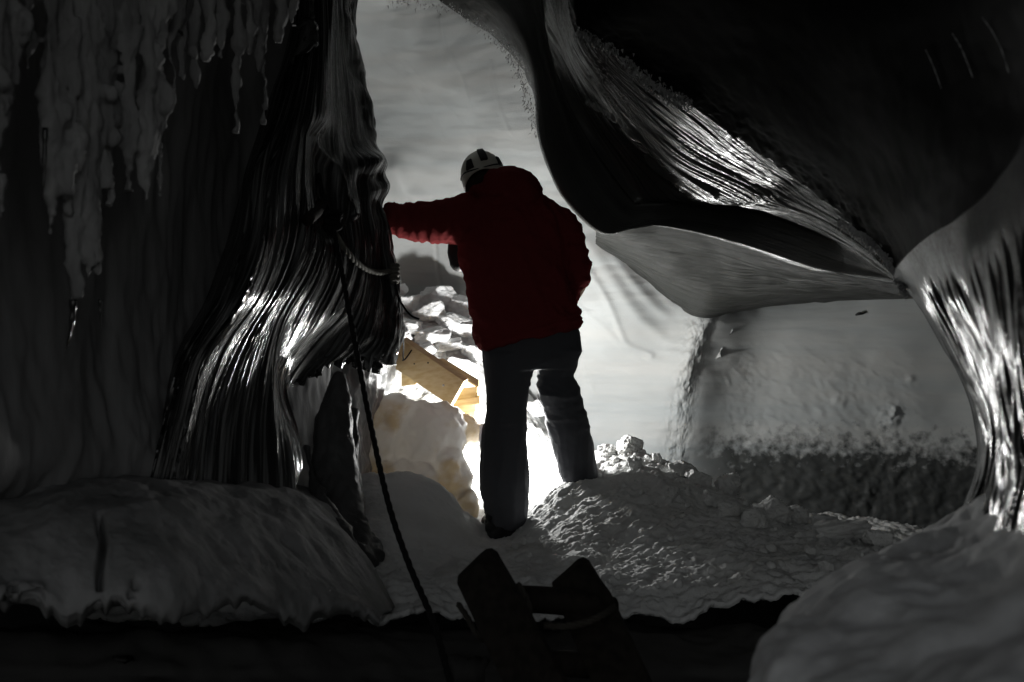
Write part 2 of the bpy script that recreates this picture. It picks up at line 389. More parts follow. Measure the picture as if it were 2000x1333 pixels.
def over_disp(P, U, V, K):
    band = sstep(0.40, 0.50, U) * sstep(0.02, 0.1, V)
    Q = np.stack([U * 52 + 1.6 * noise(np.stack([U * 4, V * 5, 0 * U], -1)), V * 2.6, 0 * U + 3], -1)
    d = band * (0.011 * noise(Q) + 0.005 * ridge(Q, 1.9, 2))
    face = 1 - band
    d += face * 0.012 * fbm(P, 2.0, 2)
    edge = sstep(0.2, 0.02, U)
    d += edge * 0.012 * fbm(P, 7, 3) * sstep(.62, .45, V)
    # long thin ridges running down the face
    X, Y = K[..., 0], K[..., 1]
    for pts, wd, a in [([(1075, -20), (1090, 110), (1135, 230), (1185, 320), (1245, 392)], 6, .030),
                       ([(1150, 200), (1230, 250), (1310, 320), (1400, 380)], 4, .014),
                       ([(1180, 160), (1230, 240), (1275, 320), (1330, 370)], 4, .014)]:
        d += a * np.exp(-(seg_dist(X, Y, smooth_line(pts)) / wd) ** 2)
    return d
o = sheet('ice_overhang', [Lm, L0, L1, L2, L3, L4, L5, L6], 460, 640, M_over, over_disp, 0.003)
tag(o, 'dark glassy ice overhang with a band of silvery ripples, right of the person', 'ice overhang')

# near ceiling, upper right -------------------------------------------------
rim = [(1120, -190, 3.2), (1115, -60, 3.22), (1130, 50, 3.25), (1200, 92, 3.26), (1275, 158, 3.25), (1350, 205, 3.2), (1440, 275, 3.14), (1530, 338, 3.08), (1600, 392, 3.0), (1660, 440, 2.9), (1725, 492, 2.8), (1765, 560, 2.66)]
c1 = [(1200, -260, 2.8), (1230, -120, 2.85), (1260, -20, 2.88), (1330, 40, 2.88), (1410, 95, 2.85), (1480, 150, 2.8), (1560, 220, 2.74), (1640, 290, 2.66), (1700, 350, 2.6), (1750, 410, 2.5), (1790, 470, 2.42), (1800, 540, 2.36)]
c2 = [(1300, -320, 2.4), (1380, -220, 2.45), (1430, -110, 2.48), (1500, -40, 2.5), (1570, 30, 2.48), (1640, 90, 2.42), (1710, 160, 2.34), (1780, 240, 2.24), (1830, 310, 2.16), (1860, 380, 2.1), (1870, 450, 2.06), (1865, 530, 2.05)]
c3 = [(1500, -420, 1.9), (1600, -340, 1.95), (1700, -260, 2.0), (1780, -170, 2.0), (1850, -80, 1.98), (1900, 10, 1.92), (1950, 100, 1.86), (1990, 200, 1.8), (2010, 280, 1.74), (2010, 360, 1.72), (2000, 430, 1.7), (1980, 510, 1.7)]
c4 = [(1900, -700, 1.2), (2000, -600, 1.25), (2080, -450, 1.3), (2120, -320, 1.35), (2150, -200, 1.35), (2170, -60, 1.32), (2180, 60, 1.3), (2190, 180, 1.28), (2190, 280, 1.26), (2180, 360, 1.25), (2160, 430, 1.25), (2120, 510, 1.25)]
c5 = [(3200, -1800, .55), (3200, -1400, .6), (3100, -1000, .65), (3000, -800, .7), (2900, -600, .75), (2800, -400, .8), (2750, -200, .85), (2700, 0, .85), (2650, 150, .85), (2600, 300, .85), (2550, 400, .85), (2500, 500, .85)]
def ceil_disp(P, U, V, K):
    d = 0.03 * fbm(P, 1.3, 2) + 0.002 * fbm(P, 14, 2)
    e = sstep(0.16, 0.0, U)
    return d + e * (0.006 * fbm(P * (1, 1, .5), 16, 3) + 0.004 * fbm(P, 50, 2))
def ceil_post(P, U, V, K):
    e = sstep(0.06, 0.0, U)
    P = P.copy(); P[..., 2] -= e * np.clip(0.022 * fbm(np.stack([P[..., 0], 0 * U, 0 * U], -1), 18, 4), -.004, .03)
    return P
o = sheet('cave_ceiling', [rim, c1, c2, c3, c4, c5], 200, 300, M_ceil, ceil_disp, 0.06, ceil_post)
tag(o, kind='structure')

# pillar at the right edge --------------------------------------------------
pb = [(1745, 548, 2.75), (1790, 590, 2.75), (1850, 690, 2.75), (1890, 775, 2.75), (1908, 855, 2.75), (1900, 930, 2.75), (1880, 1000, 2.75), (1850, 1080, 2.75)]
p0 = [(1750, 520, 2.40), (1802, 596, 2.34), (1866, 700, 2.28), (1904, 780, 2.24), (1920, 858, 2.2), (1911, 935, 2.16), (1886, 1012, 2.1), (1850, 1090, 2.1)]
p1 = [(1800, 470, 2.16), (1845, 580, 2.08), (1895, 690, 2.02), (1925, 780, 1.98), (1942, 858, 1.95), (1938, 930, 1.92), (1918, 1000, 1.9), (1890, 1090, 1.9)]
p2 = [(1865, 425, 1.90), (1900, 560, 1.82), (1938, 690, 1.78), (1962, 790, 1.75), (1974, 860, 1.72), (1972, 930, 1.7), (1955, 1000, 1.68), (1930, 1090, 1.7)]
p3 = [(1950, 350, 1.66), (1965, 520, 1.60), (1990, 690, 1.56), (2008, 790, 1.54), (2015, 860, 1.52), (2012, 930, 1.5), (2000, 1000, 1.5), (1980, 1090, 1.5)]
p4 = [(2010, 230, 1.5), (2040, 500, 1.42), (2060, 690, 1.4), (2070, 790, 1.38), (2075, 860, 1.36), (2070, 930, 1.34), (2060, 1000, 1.3), (2050, 1090, 1.3)]
p5 = [(2100, -60, 1.32), (2180, 450, 1.2), (2180, 690, 1.15), (2180, 790, 1.12), (2180, 860, 1.1), (2180, 930, 1.08), (2180, 1000, 1.05), (2170, 1090, 1.05)]
p6 = [(2800, -300, .8), (2800, 400, .8), (2800, 690, .78), (2800, 790, .76), (2800, 860, .74), (2800, 930, .72), (2800, 1000, .7), (2800, 1090, .7)]
def pil_disp(P, U, V, K):
    Q = np.stack([U * 74 + 1.2 * noise(np.stack([U * 5, V * 4, 0 * U], -1)), V * 4.2, 0 * U + 8], -1)
    a = sstep(0.07, 0.16, V)
    return a * (0.0085 * noise(Q) + .006 * noise(Q * (.4, .6, 1)) + 0.0022 * noise(Q * (2.2, 2.2, 1))) + 0.010 * fbm(P, 3, 2)
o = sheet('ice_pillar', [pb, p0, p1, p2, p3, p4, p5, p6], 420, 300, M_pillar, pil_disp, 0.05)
tag(o, 'flaring glossy ice pillar with bright vertical glints at the right edge', 'ice pillar')

# snowy bank, lower right ---------------------------------------------------
bk = [(1440, 1420, 1.75), (1490, 1310, 1.85), (1520, 1240, 1.95), (1570, 1180, 2.05), (1655, 1118, 2.1), (1800, 1060, 2.25), (1880, 1025, 2.4), (1960, 960, 2.45), (2100, 880, 2.45)]
b0 = [(1440, 1400, 1.45), (1488, 1290, 1.55), (1512, 1230, 1.65), (1562, 1170, 1.75), (1650, 1110, 1.85), (1795, 1052, 1.95), (1880, 1014, 2.05), (1950, 962, 1.95), (2100, 860, 1.8)]
b1 = [(1470, 1440, 1.2), (1530, 1320, 1.30), (1565, 1260, 1.4), (1620, 1205, 1.5), (1705, 1150, 1.58), (1820, 1100, 1.66), (1900, 1060, 1.7), (1980, 1000, 1.65), (2120, 900, 1.5)]
b2 = [(1530, 1480, 1.0), (1610, 1350, 1.08), (1660, 1290, 1.16), (1710, 1240, 1.24), (1790, 1190, 1.32), (1880, 1140, 1.38), (1950, 1100, 1.4), (2030, 1040, 1.36), (2160, 950, 1.25)]
b3 = [(1650, 1560, .8), (1750, 1420, .88), (1800, 1350, .95), (1850, 1300, 1.0), (1920, 1250, 1.06), (1990, 1190, 1.1), (2050, 1150, 1.1), (2120, 1100, 1.05), (2250, 1010, 1.0)]
b4 = [(1900, 1700, .6), (2000, 1520, .66), (2050, 1440, .7), (2100, 1380, .74), (2160, 1320, .78), (2220, 1260, .8), (2280, 1220, .8), (2350, 1180, .78), (2500, 1100, .75)]
b5 = [(2800, 2200, .35), (2800, 2000, .38), (2800, 1850, .4), (2800, 1700, .42), (2800, 1600, .45), (2800, 1500, .48), (2800, 1450, .5), (2800, 1400, .5), (2900, 1300, .5)]
def bank_disp(P, U, V, K):
    return 0.028 * fbm(P * (1, 1, 1.3), 5.0, 3) + 0.003 * fbm(P, 26, 3)
o = sheet('snow_bank', [bk, b0, b1, b2, b3, b4, b5], 220, 260, M_bank, bank_disp, 0.05)
tag(o, 'lumpy grey snow bank in the near right corner, below the glossy pillar', 'snow bank')

# left wall (dark) and the draped ice curtain -------------------------------
def lw(y, a): return [(x, y, d) for x, d in zip((-900, -350, -60, 150, 330, 480, 640), a)]
def lw_disp(P, U, V, K):
    return 0.03 * fbm(P * (1, 1, .35), 3, 4) + 0.008 * ridge(P * (1, 1, .3), 14, 2)
rows = [lw(-900, [.8, 1.1, 1.3, 1.5, 1.9, 2.4, 3.0]), lw(-300, [1.0, 1.5, 1.9, 2.2, 2.6, 3.1, 3.7]), lw(0, [1.1, 1.7, 2.2, 2.6, 3.0, 3.5, 4.0]),
        lw(350, [1.1, 1.8, 2.3, 2.7, 3.1, 3.6, 4.2]), lw(700, [1.1, 1.8, 2.3, 2.7, 3.1, 3.6, 4.2]), lw(950, [1.1, 1.8, 2.3, 2.7, 3.0, 3.5, 4.1]), lw(1120, [2.2, 2.7, 3.0, 3.2, 3.4, 3.7, 4.2])]
o = sheet('dark_ice_wall', rows, 220, 220, M_lwall, lw_disp, 0.1)
tag(o, kind='structure')

S6 = [(560, -120, 3.95), (540, 60, 3.9), (500, 200, 3.82), (462, 350, 3.66), (440, 470, 3.45), (400, 590, 3.3), (330, 700, 3.2), (290, 820, 3.15), (240, 960, 3.1)]
S5 = [(585, -120, 3.76), (585, 60, 3.70), (545, 200, 3.60), (505, 330, 3.38), (487, 470, 3.12), (440, 590, 3.0), (370, 700, 2.97), (335, 820, 2.95), (300, 960, 2.93)]
S4 = [(600, -120, 3.76), (598, 60, 3.70), (568, 200, 3.58), (530, 330, 3.38), (508, 470, 3.14), (462, 585, 3.03), (395, 690, 3.0), (362, 820, 2.99), (330, 960, 2.96)]
S3 = [(615, -120, 3.79), (614, 60, 3.74), (596, 200, 3.63), (570, 330, 3.48), (556, 450, 3.36), (520, 560, 3.29), (455, 670, 3.22), (415, 810, 3.17), (398, 960, 3.1)]
S2b = [(626, -120, 3.82), (626, 60, 3.78), (618, 200, 3.71), (608, 330, 3.63), (605, 440, 3.57), (580, 530, 3.51), (520, 650, 3.42), (485, 800, 3.32), (475, 960, 3.2)]
S2 = [(640, -120, 3.85), (640, 60, 3.84), (642, 200, 3.84), (645, 320, 3.82), (652, 430, 3.8), (640, 520, 3.77), (600, 630, 3.69), (575, 780, 3.52), (570, 960, 3.38)]
S1 = [(655, -120, 4.0), (660, 60, 4.0), (668, 200, 4.0), (680, 310, 4.0), (700, 420, 4.0), (705, 510, 4.0), (680, 600, 3.98), (640, 680, 3.92), (606, 800, 3.8)]
S0b = [(672, -120, 4.14), (680, 60, 4.14), (696, 200, 4.14), (710, 310, 4.14), (728, 420, 4.14), (738, 510, 4.15), (738, 590, 4.16), (725, 660, 4.14), (690, 706, 4.1)]
S0 = [(688, -120, 4.3), (700, 60, 4.3), (724, 190, 4.3), (735, 310, 4.28), (752, 420, 4.28), (768, 510, 4.3), (782, 600, 4.32), (780, 660, 4.3), (766, 712, 4.26)]
Sb = [(675, -120, 4.5), (690, 60, 4.5), (705, 190, 4.5), (715, 310, 4.46), (735, 420, 4.44), (750, 510, 4.46), (765, 600, 4.48), (765, 660, 4.46), (752, 712, 4.42)]
Sc = [(600, -120, 4.75), (610, 60, 4.75), (620, 190, 4.75), (630, 310, 4.7), (640, 420, 4.65), (650, 510, 4.65), (660, 600, 4.65), (670, 660, 4.65), (670, 712, 4.6)]
def cur_disp(P, U, V, K):
    X, Y = K[..., 0], K[..., 1]
    wv = 1.0 * noise(np.stack([U * 5, V * 3, 0 * U], -1))
    Q = np.stack([U * 44 + wv, V * 1.3, 0 * U + 2], -1)
    Qf = np.stack([U * 120 + 2 * wv, V * 2.5, 0 * U + 5], -1)
    msk = .35 + .65 * sstep(-.2, .4, noise(np.stack([U * 9, V * 3.5, 0 * U + 1], -1)))
    amp = (0.25 + 0.75 * sstep(0.35, 0.6, V)) * (1 - .55 * sstep(.55, .7, U))
    Qm = np.stack([U * 15 + .5 * wv, V * 1.5, 0 * U + 4], -1)
    d = sstep(0.0, 0.12, U) * (.022 * noise(Qm) * (1 - .5 * sstep(.55, .7, U)) + amp * (0.016 * noise(Q) + .005 * ridge(Q, 1.35, 1, off=3) + 0.0045 * noise(Qf) * msk + .0015 * ridge(Qf, 1.9, 2)))
    d += 0.014 * fbm(P * (1, 1, .4), 2.6, 2)
    # knobbly silhouette edge
    e = np.exp(-((U - 0.8) / 0.09) ** 2)
    d += e * 0.028 * fbm(P * (1, 1, .8), 6, 3)
    # hollow with the anchor, bulges beside it
    d -= 0.05 * np.exp(-(seg_dist(X, Y, [(626, 270), (630, 350), (648, 440)]) / 26) ** 2)
    d += 0.08 * np.exp(-(np.hypot(X - 712, Y - 320) / 26) ** 2)
    d += 0.05 * np.exp(-(np.hypot((X - 735), Y - 370) / 22) ** 2)
    for pts, wd, a in [([(600, 60), (560, 220), (505, 340), (488, 460)], 7, .02), ([(640, -100), (628, 240), (660, 330), (690, 420)], 8, .02)]:
        d += a * np.exp(-(seg_dist(X, Y, smooth_line(pts)) / wd) ** 2)
    # scooped hollow low on the curtain
    d -= 0.12 * np.exp(-(((X - 610) / 55) ** 2 + ((Y - 740) / 110) ** 2))
    return d
def cur_post(P, U, V, K):
    P = P.copy()
    e = sstep(0.96, 1.0, V) * sstep(0.55, 0.65, U)
    P[..., 2] -= e * np.clip(0.07 * noise(np.stack([P[..., 0] * 38, 0 * U, 0 * U], -1)), -.01, .08)
    return P
o = sheet('ice_curtain', [S6, S5, S4, S3, S2b, S2, S1, S0b, S0, Sb, Sc], 760, 420, M_clear, cur_disp, 0.04, cur_post)
tag(o, 'tall dark draped ice curtain with fine silver folds, left of the person', 'ice curtain')

# inner wall seen below and behind the curtain's edge
def iw(y, a, xs=(540, 600, 650, 700, 745, 770)): return [(x, y, d) for x, d in zip(xs, a)]
rows = [iw(560, [4.3, 4.5, 4.6, 4.7, 4.85, 5.1]), iw(660, [4.2, 4.42, 4.52, 4.62, 4.75, 5.1]), iw(760, [4.15, 4.35, 4.45, 4.55, 4.72, 5.1], (540, 600, 650, 695, 736, 760)),
        iw(850, [4.1, 4.3, 4.4, 4.52, 4.68, 5.0], (540, 600, 650, 690, 715, 740)), iw(1000, [4.0, 4.2, 4.3, 4.45, 4.6, 4.9], (540, 600, 650, 690, 710, 740))]
def iw_disp(P, U, V, K):
    return 0.012 * ridge(P * (1, 1, .5), 12, 3) + 0.02 * fbm(P, 6, 3)
o = sheet('ice_buttress', rows, 160, 160, M_butt, iw_disp, 0.05)
tag(o, 'grey rippled ice buttress showing under the ragged lower end of the left curtain', 'ice wall')

def loft_rings(rings):
    """rings: list of (center(3), a vec, b vec); returns bmesh-ready verts, faces of a closed tube"""
    nseg = 24; V_ = []; Fc = []
    for c, a, b in rings:
        for k in range(nseg):
            t = 2 * math.pi * k / nseg
            V_.append(tuple(np.asarray(c) + np.asarray(a) * math.cos(t) + np.asarray(b) * math.sin(t)))
    n = len(rings)
    for i in range(n - 1):
        for k in range(nseg):
            k2 = (k + 1) % nseg
            Fc.append((i * nseg + k, i * nseg + k2, (i + 1) * nseg + k2, (i + 1) * nseg + k))
    Fc.append(tuple(range(nseg))[::-1]); Fc.append(tuple((n - 1) * nseg + k for k in range(nseg)))
    return V_, Fc

class MB:
    def __init__(s): s.v = []; s.f = []
    def add(s, V_, Fc):
        o = len(s.v); s.v += [tuple(map(float, v)) for v in V_]; s.f += [tuple(i + o for i in f) for f in Fc]; return s
    def rings(s, rings): return s.add(*loft_rings(rings))
    def tube(s, pts, m=None, nseg=12):
        """pts: (x,y,z,r)"""
        p = np.array(pts, float)
        if m: p = cr(p, m)
        t = np.gradient(p[:, :3], axis=0); t /= np.linalg.norm(t, axis=1)[:, None] + 1e-9
        ref = np.array([0, 1, 0.]) if abs(t[0][1]) < .8 else np.array([1., 0, 0])
        V_ = []; Fc = []
        for i in range(len(p)):
            a = ref - t[i] * ref.dot(t[i]); a /= np.linalg.norm(a) + 1e-9; ref = a; b = np.cross(t[i], a)
            for k in range(nseg):
                q = 2 * math.pi * k / nseg
                V_.append(p[i, :3] + p[i, 3] * (a * math.cos(q) + b * math.sin(q)))
        for i in range(len(p) - 1):
            for k in range(nseg):
                k2 = (k + 1) % nseg
                Fc.append((i * nseg + k, i * nseg + k2, (i + 1) * nseg + k2, (i + 1) * nseg + k))
        Fc.append(tuple(range(nseg))[::-1]); Fc.append(tuple((len(p) - 1) * nseg + k for k in range(nseg)))
        return s.add(V_, Fc)
    def ell(s, c, r, R=None, nu=24, nv=16):
        V_ = []; Fc = []
        for j in range(nv + 1):
            ph = math.pi * j / nv
            for k in range(nu):
                th = 2 * math.pi * k / nu
                q = np.array([r[0] * math.sin(ph) * math.cos(th), r[1] * math.sin(ph) * math.sin(th), r[2] * math.cos(ph)])
                if R is not None: q = np.array(R) @ q
                V_.append(np.asarray(c) + q)
        for j in range(nv):
            for k in range(nu):
                k2 = (k + 1) % nu
                Fc.append((j * nu + k, (j + 1) * nu + k, (j + 1) * nu + k2, j * nu + k2))
        return s.add(V_, Fc)
    def hexa(s, f4, ext):
        a = [np.array(p, float) for p in f4]; b = [p + np.array(ext) for p in a]
        return s.add(a + b, [(0, 1, 2, 3), (7, 6, 5, 4), (0, 4, 5, 1), (1, 5, 6, 2), (2, 6, 7, 3), (3, 7, 4, 0)])
    def mesh(s, name, smooth=True):
        me = bpy.data.meshes.new(name); me.from_pydata(s.v, [], s.f); me.update()
        bm = bmesh.new(); bm.from_mesh(me)
        bmesh.ops.remove_doubles(bm, verts=bm.verts, dist=1e-6)
        bmesh.ops.recalc_face_normals(bm, faces=bm.faces); bm.to_mesh(me); bm.free()
        if smooth: me.polygons.foreach_set('use_smooth', np.ones(len(me.polygons), bool))
        return me
    def build(s, name, m, parent=None, smooth=True, bevel=0):
        o = link(name, s.mesh(name, smooth), m, parent)
        if bevel:
            b = o.modifiers.new('bevel', 'BEVEL'); b.width = bevel; b.segments = 2
        return o

def fuse(mb, name, voxel, smooth_it=4, disp=None):
    """voxel-fuse the shapes of mb into one continuous surface and displace it"""
    me = mb.mesh(name); o = bpy.data.objects.new('tmp', me); C.objects.link(o)
    r = o.modifiers.new('r', 'REMESH'); r.mode = 'VOXEL'; r.voxel_size = voxel
    if smooth_it:
        s = o.modifiers.new('s', 'SMOOTH'); s.iterations = smooth_it; s.factor = 0.5
    dg = bpy.context.evaluated_depsgraph_get(); dg.update()
    out = bpy.data.meshes.new_from_object(o.evaluated_get(dg)); out.name = name
    bpy.data.objects.remove(o)
    if disp is not None:
        n = len(out.vertices)
        P = np.empty(n * 3, np.float32); out.vertices.foreach_get('co', P); P = P.reshape(-1, 3).astype(float)
        N = np.empty(n * 3, np.float32); out.vertices.foreach_get('normal', N); N = N.reshape(-1, 3)
        P = P + N * disp(P)[:, None]
        out.vertices.foreach_set('co', P.reshape(-1).astype(np.float32)); out.update()
    out.polygons.foreach_set('use_smooth', np.ones(len(out.polygons), bool))
    return out

def T(px, py, d, r): return (*W(px, py, d), r)      # tube point
def pxm(n, d): return n / F * d

# dark ice stump under the curtain, with its thin lit skirts
mb = MB()
mb.tube([T(664, 730, 3.95, .02), T(655, 790, 3.92, .055), T(650, 870, 3.88, .075), T(655, 950, 3.82, .08), T(672, 1030, 3.72, .075), T(700, 1110, 3.6, .07)], 24)
mb.tube([T(690, 800, 4.05, .015), T(684, 900, 4.0, .03), T(690, 980, 3.9, .03), T(715, 1060, 3.75, .03), T(745, 1090, 3.65, .02)], 20)
mb.tube([T(600, 870, 3.75, .012), T(610, 930, 3.7, .02), T(640, 1000, 3.6, .03), T(680, 1060, 3.5, .03)], 20)
me = fuse(mb, 'ice_stump', .011, 3, lambda P: 0.014 * fbm(P * (1, 1, .6), 9, 4) + .006 * ridge(P * (1, 1, .3), 26, 2))
tag(link('ice_stump', me, M_stump), 'dark pointed ice stump standing under the left curtain', 'ice stump')

# frosted drips on the upper left wall --------------------------------------
drips = [  # px, tip y, width px, depth
    (-60, 420, 60, 1.95), (-10, 330, 50, 2.0), (25, 210, 34, 2.05), (60, 150, 30, 2.1), (100, 500, 38, 2.12), (92, 395, 18, 2.1), (128, 430, 40, 2.16), (150, 600, 44, 2.2),
    (140, 640, 22, 2.2), (175, 560, 34, 2.22), (195, 610, 20, 2.24), (215, 440, 40, 2.26), (250, 420, 44, 2.3), (285, 415, 36, 2.34), (310, 408, 26, 2.38), (300, 300, 40, 2.36),
    (340, 240, 22, 2.45), (358, 190, 20, 2.48), (380, 195, 24, 2.52), (405, 120, 30, 2.56), (432, 130, 26, 2.6), (461, 285, 17, 2.64), (485, 110, 26, 2.7), (515, 275, 13, 2.76), (505, 150, 24, 2.74), (545, 90, 28, 2.86), (575, 60, 24, 2.95)]
mb = MB(); r2 = np.random.default_rng(3)
for (x, ty, wd, d) in drips:
    n = 9; pts = []
    for k in range(n):
        t = k / (n - 1); y = -140 + (ty + 140) * t
        rr = wd / 2 * (1 - .12 * t) if t < .72 else wd / 2 * (0.91) * (1 - ((t - .72) / .28) ** 1.6 * .93)
        pts.append(T(x + r2.normal() * 3, y, d - .02 * (1 - t), pxm(.85 * rr * (1 + .2 * r2.normal()), d)))
    mb.tube(pts, 40)
for k in range(26):
    x = r2.uniform(-60, 330); d = 2.0 + x / 330 * .4
    y0 = r2.uniform(-100, 330); L_ = r2.uniform(50, 150)
    mb.tube([T(x, y0, d, .008), T(x + 2, y0 + L_ * .4, d - .03, pxm(r2.uniform(9, 17), d)), T(x + 3, y0 + L_ * .8, d - .02, pxm(9, d)), T(x + 3, y0 + L_, d, .004)], 14)
me = fuse(mb, 'frost_drapery', .0075, 2, lambda P: 0.013 * fbm(P * (1, 1, .25), 16, 4, .65) + .009 * fbm(P * (1, 1, .3), 42, 3, .65) + .003 * fbm(P, 80, 2))
tag(link('frost_drapery', me, M_drape), 'grey frosted drapery of fused icicles hanging on the upper left wall', 'icicles')
def icicle(px, y0, y1, d, r, label, bend=0):
    mb = MB(); n = 8
    mb.tube([T(px + bend * (k / n) ** 2, y0 + (y1 - y0) * k / n, d, max(r * (1 - k / n) ** .7 * (1 + .15 * math.sin(k * 2.3)), .0008)) for k in range(n + 1)], 24, 10)
    tag(mb.build('icicle', M_clear), label, 'icicle', 'clear icicles on the left wall')
icicle(88, 250, 392, 2.02, .006, 'thin glinting icicle high on the left, beside the frosted drapery', -5)
icicle(143, 585, 685, 2.13, .008, 'lowest clear icicle, with a curved tip, under the frosted drapery', -14)
icicle(196, 585, 648, 2.17, .005, 'short clear icicle just right of the lowest curved one')

# ledge, lower left ---------------------------------------------------------
ec = [(-500, 930, 2.6), (-150, 925, 2.95), (0, 925, 2.95), (150, 925, 3.0), (300, 920, 3.05), (450, 935, 3.4), (580, 945, 3.75), (690, 1040, 3.6), (770, 1185, 3.4)]
e0 = [(-500, 945, 2.2), (-150, 948, 2.5), (0, 944, 2.6), (150, 946, 2.66), (300, 940, 2.74), (450, 956, 3.05), (580, 962, 3.38), (690, 1056, 3.35), (768, 1192, 3.22)]
e1 = [(-500, 1000, 1.9), (-150, 1010, 2.2), (0, 1010, 2.3), (150, 1010, 2.38), (300, 1010, 2.46), (450, 1020, 2.7), (570, 1040, 2.95), (675, 1100, 3.1), (755, 1196, 3.14)]
e2 = [(-500, 1080, 1.75), (-150, 1100, 2.02), (0, 1105, 2.12), (150, 1105, 2.2), (300, 1105, 2.28), (440, 1110, 2.48), (555, 1120, 2.7), (660, 1150, 2.9), (745, 1203, 3.02)]
e3 = [(-500, 1180, 1.7), (-150, 1180, 1.96), (0, 1172, 2.06), (150, 1176, 2.14), (300, 1176, 2.22), (440, 1164, 2.4), (550, 1180, 2.6), (655, 1190, 2.8), (740, 1206, 2.96)]
e4 = [(-500, 1200, 1.9), (-150, 1195, 2.2), (0, 1185, 2.3), (150, 1190, 2.38), (300, 1190, 2.46), (440, 1180, 2.6), (550, 1196, 2.8), (655, 1205, 2.95), (740, 1216, 3.05)]
def led_disp(P, U, V, K):
    X, Y = K[..., 0], K[..., 1]
    Q = np.stack([P[..., 0] * 1.0 + P[..., 2] * .35, P[..., 1] * .5, P[..., 2] * .22], -1)
    d = 0.014 * fbm(Q, 10, 3) + 0.015 * fbm(P, 3, 2) + .0015 * fbm(P, 50, 2)
    d -= 0.05 * np.exp(-(seg_dist(X, Y, [(193, 1010), (203, 1060), (196, 1110), (196, 1140)]) / 6) ** 2)
    for cx, cy in [(265, 1140), (258, 1158), (60, 1170)]:
        d -= .03 * np.exp(-(np.hypot(X - cx, Y - cy) / 7) ** 2)
    return d
def led_post(P, U, V, K):
    P = P.copy(); e = sstep(.6, .8, U)
    q = np.stack([P[-40:-39, :, 0] * 6 + 0 * U, 0 * U, 0 * U], -1)
    P[..., 2] -= e * np.clip(.04 * fbm(q, 1, 3), -.03, .05)
    P[..., 2] -= sstep(.68, .84, U) * (.045 * np.clip(noise(q * 3.2 + 4), 0, 1) ** 1.5 + .03 * np.clip(noise(q * 8 + 9), 0, 1))
    P[..., 2] -= e * .03 * np.exp(-((K[..., 0] - 140) / 40) ** 2)
    return P
o = sheet('snow_ledge', [ec, e0, e1, e2, e3, e4], 200, 420, M_ledge, led_disp, 0.02, led_post)
tag(o, 'dim frosted ice ledge with a ragged dripping lower edge, in the near left corner', 'ice ledge')

# pit below the ledge and the front of the floor
def pw(y, a): return [(x, y, d) for x, d in zip((-700, -200, 200, 560, 760, 900, 1150, 1400, 1600, 1900), a)]
rows = [pw(1222, [2.6, 2.9, 3.0, 3.2, 3.4, 3.5, 3.5, 3.45, 3.4, 3.3]), pw(1240, [2.35, 2.6, 2.75, 2.95, 3.18, 3.27, 3.27, 3.22, 3.15, 3.05]), pw(1300, [2.2, 2.5, 2.65, 2.85, 3.04, 3.1, 3.08, 3.04, 2.95, 2.85]),
        pw(1370, [2.0, 2.4, 2.55, 2.7, 2.9, 3.0, 2.96, 2.9, 2.8, 2.7]), pw(1600, [1.5, 1.8, 1.9, 2.0, 2.2, 2.2, 2.2, 2.1, 2.1, 2.0]), pw(2600, [.5, .6, .7, .7, .8, .8, .8, .8, .8, .8])]
def pit_disp(P, U, V, K):
    return .03 * fbm(P, 4, 3)
o = sheet('pit_wall', rows, 160, 300, M_pit, pit_disp, 0.05)
tag(o, kind='structure')

# ------------------------------------------------------------------ snow floor (a height field)
ctl = [(600, 1160, 3.4), (700, 1160, 3.3), (800, 1187, 3.22), (900, 1196, 3.18), (1050, 1197, 3.18), (1200, 1197, 3.18), (1350, 1206, 3.12), (1500, 1216, 3.02), (1650, 1210, 2.95),
       (760, 1105, 3.7), (900, 1110, 3.75), (985, 1044, 4.48), (955, 1062, 4.3), (1050, 1080, 4.0), (1150, 1120, 3.6), (1300, 1100, 3.7), (1450, 1130, 3.4), (1600, 1095, 3.5), (1720, 1080, 3.45),
       (1040, 1018, 4.45), (1075, 972, 4.52), (1106, 949, 4.62), (1165, 938, 4.66), (1240, 914, 4.62), (1150, 1000, 4.25), (1250, 985, 4.2), (1350, 1024, 4.0), (1500, 1054, 3.8),
       (1200, 886, 4.98), (1262, 886, 4.95), (1340, 932, 4.7), (1420, 968, 4.5), (1500, 1003, 4.35), (1600, 1034, 4.15), (1680, 1050, 4.0), (1760, 1070, 3.8),
       (680, 950, 4.25), (720, 930, 4.35), (800, 926, 4.36), (860, 948, 4.36), (900, 995, 4.36), (925, 1042, 4.36), (840, 1064, 3.98), (740, 1064, 3.9),
       (790, 640, 5.95), (860, 610, 6.08), (850, 680, 5.82), (905, 720, 5.72), (935, 790, 5.6), (1050, 850, 5.6), (1050, 812, 5.95), (1180, 890, 5.3), (700, 620, 6.05), (920, 640, 6.2), (1000, 720, 6.2)]
pts = [tuple(W(*c)) for c in ctl]
pts += [(.0, 4.75, -.86), (.02, 5.0, -.80), (-.1, 4.9, -.82), (-.15, 5.2, -.72), (.12, 5.15, -.72), (.15, 4.85, -.78), (-.2, 4.75, -.84), (-.45, 4.85, -.72), (-.75, 4.7, -.7), (-.35, 5.3, -.62), (-.6, 5.4, -.42), (-1.0, 5.6, .1), (-1.2, 4.8, -.5), (-1.3, 4.2, -.7), (-1.0, 3.6, -.85),
        (.95, 5.3, -.92), (1.5, 5.0, -1.05), (2.0, 4.5, -1.05), (2.2, 3.6, -.95), (1.9, 5.8, -1.05), (.9, 6.2, -.95), (.45, 5.9, -.72), (.4, 6.4, -.8), (.6, 5.55, -.78), (-.4, 6.6, .0), (2.4, 3.0, -.9)]
pts = np.array(pts)
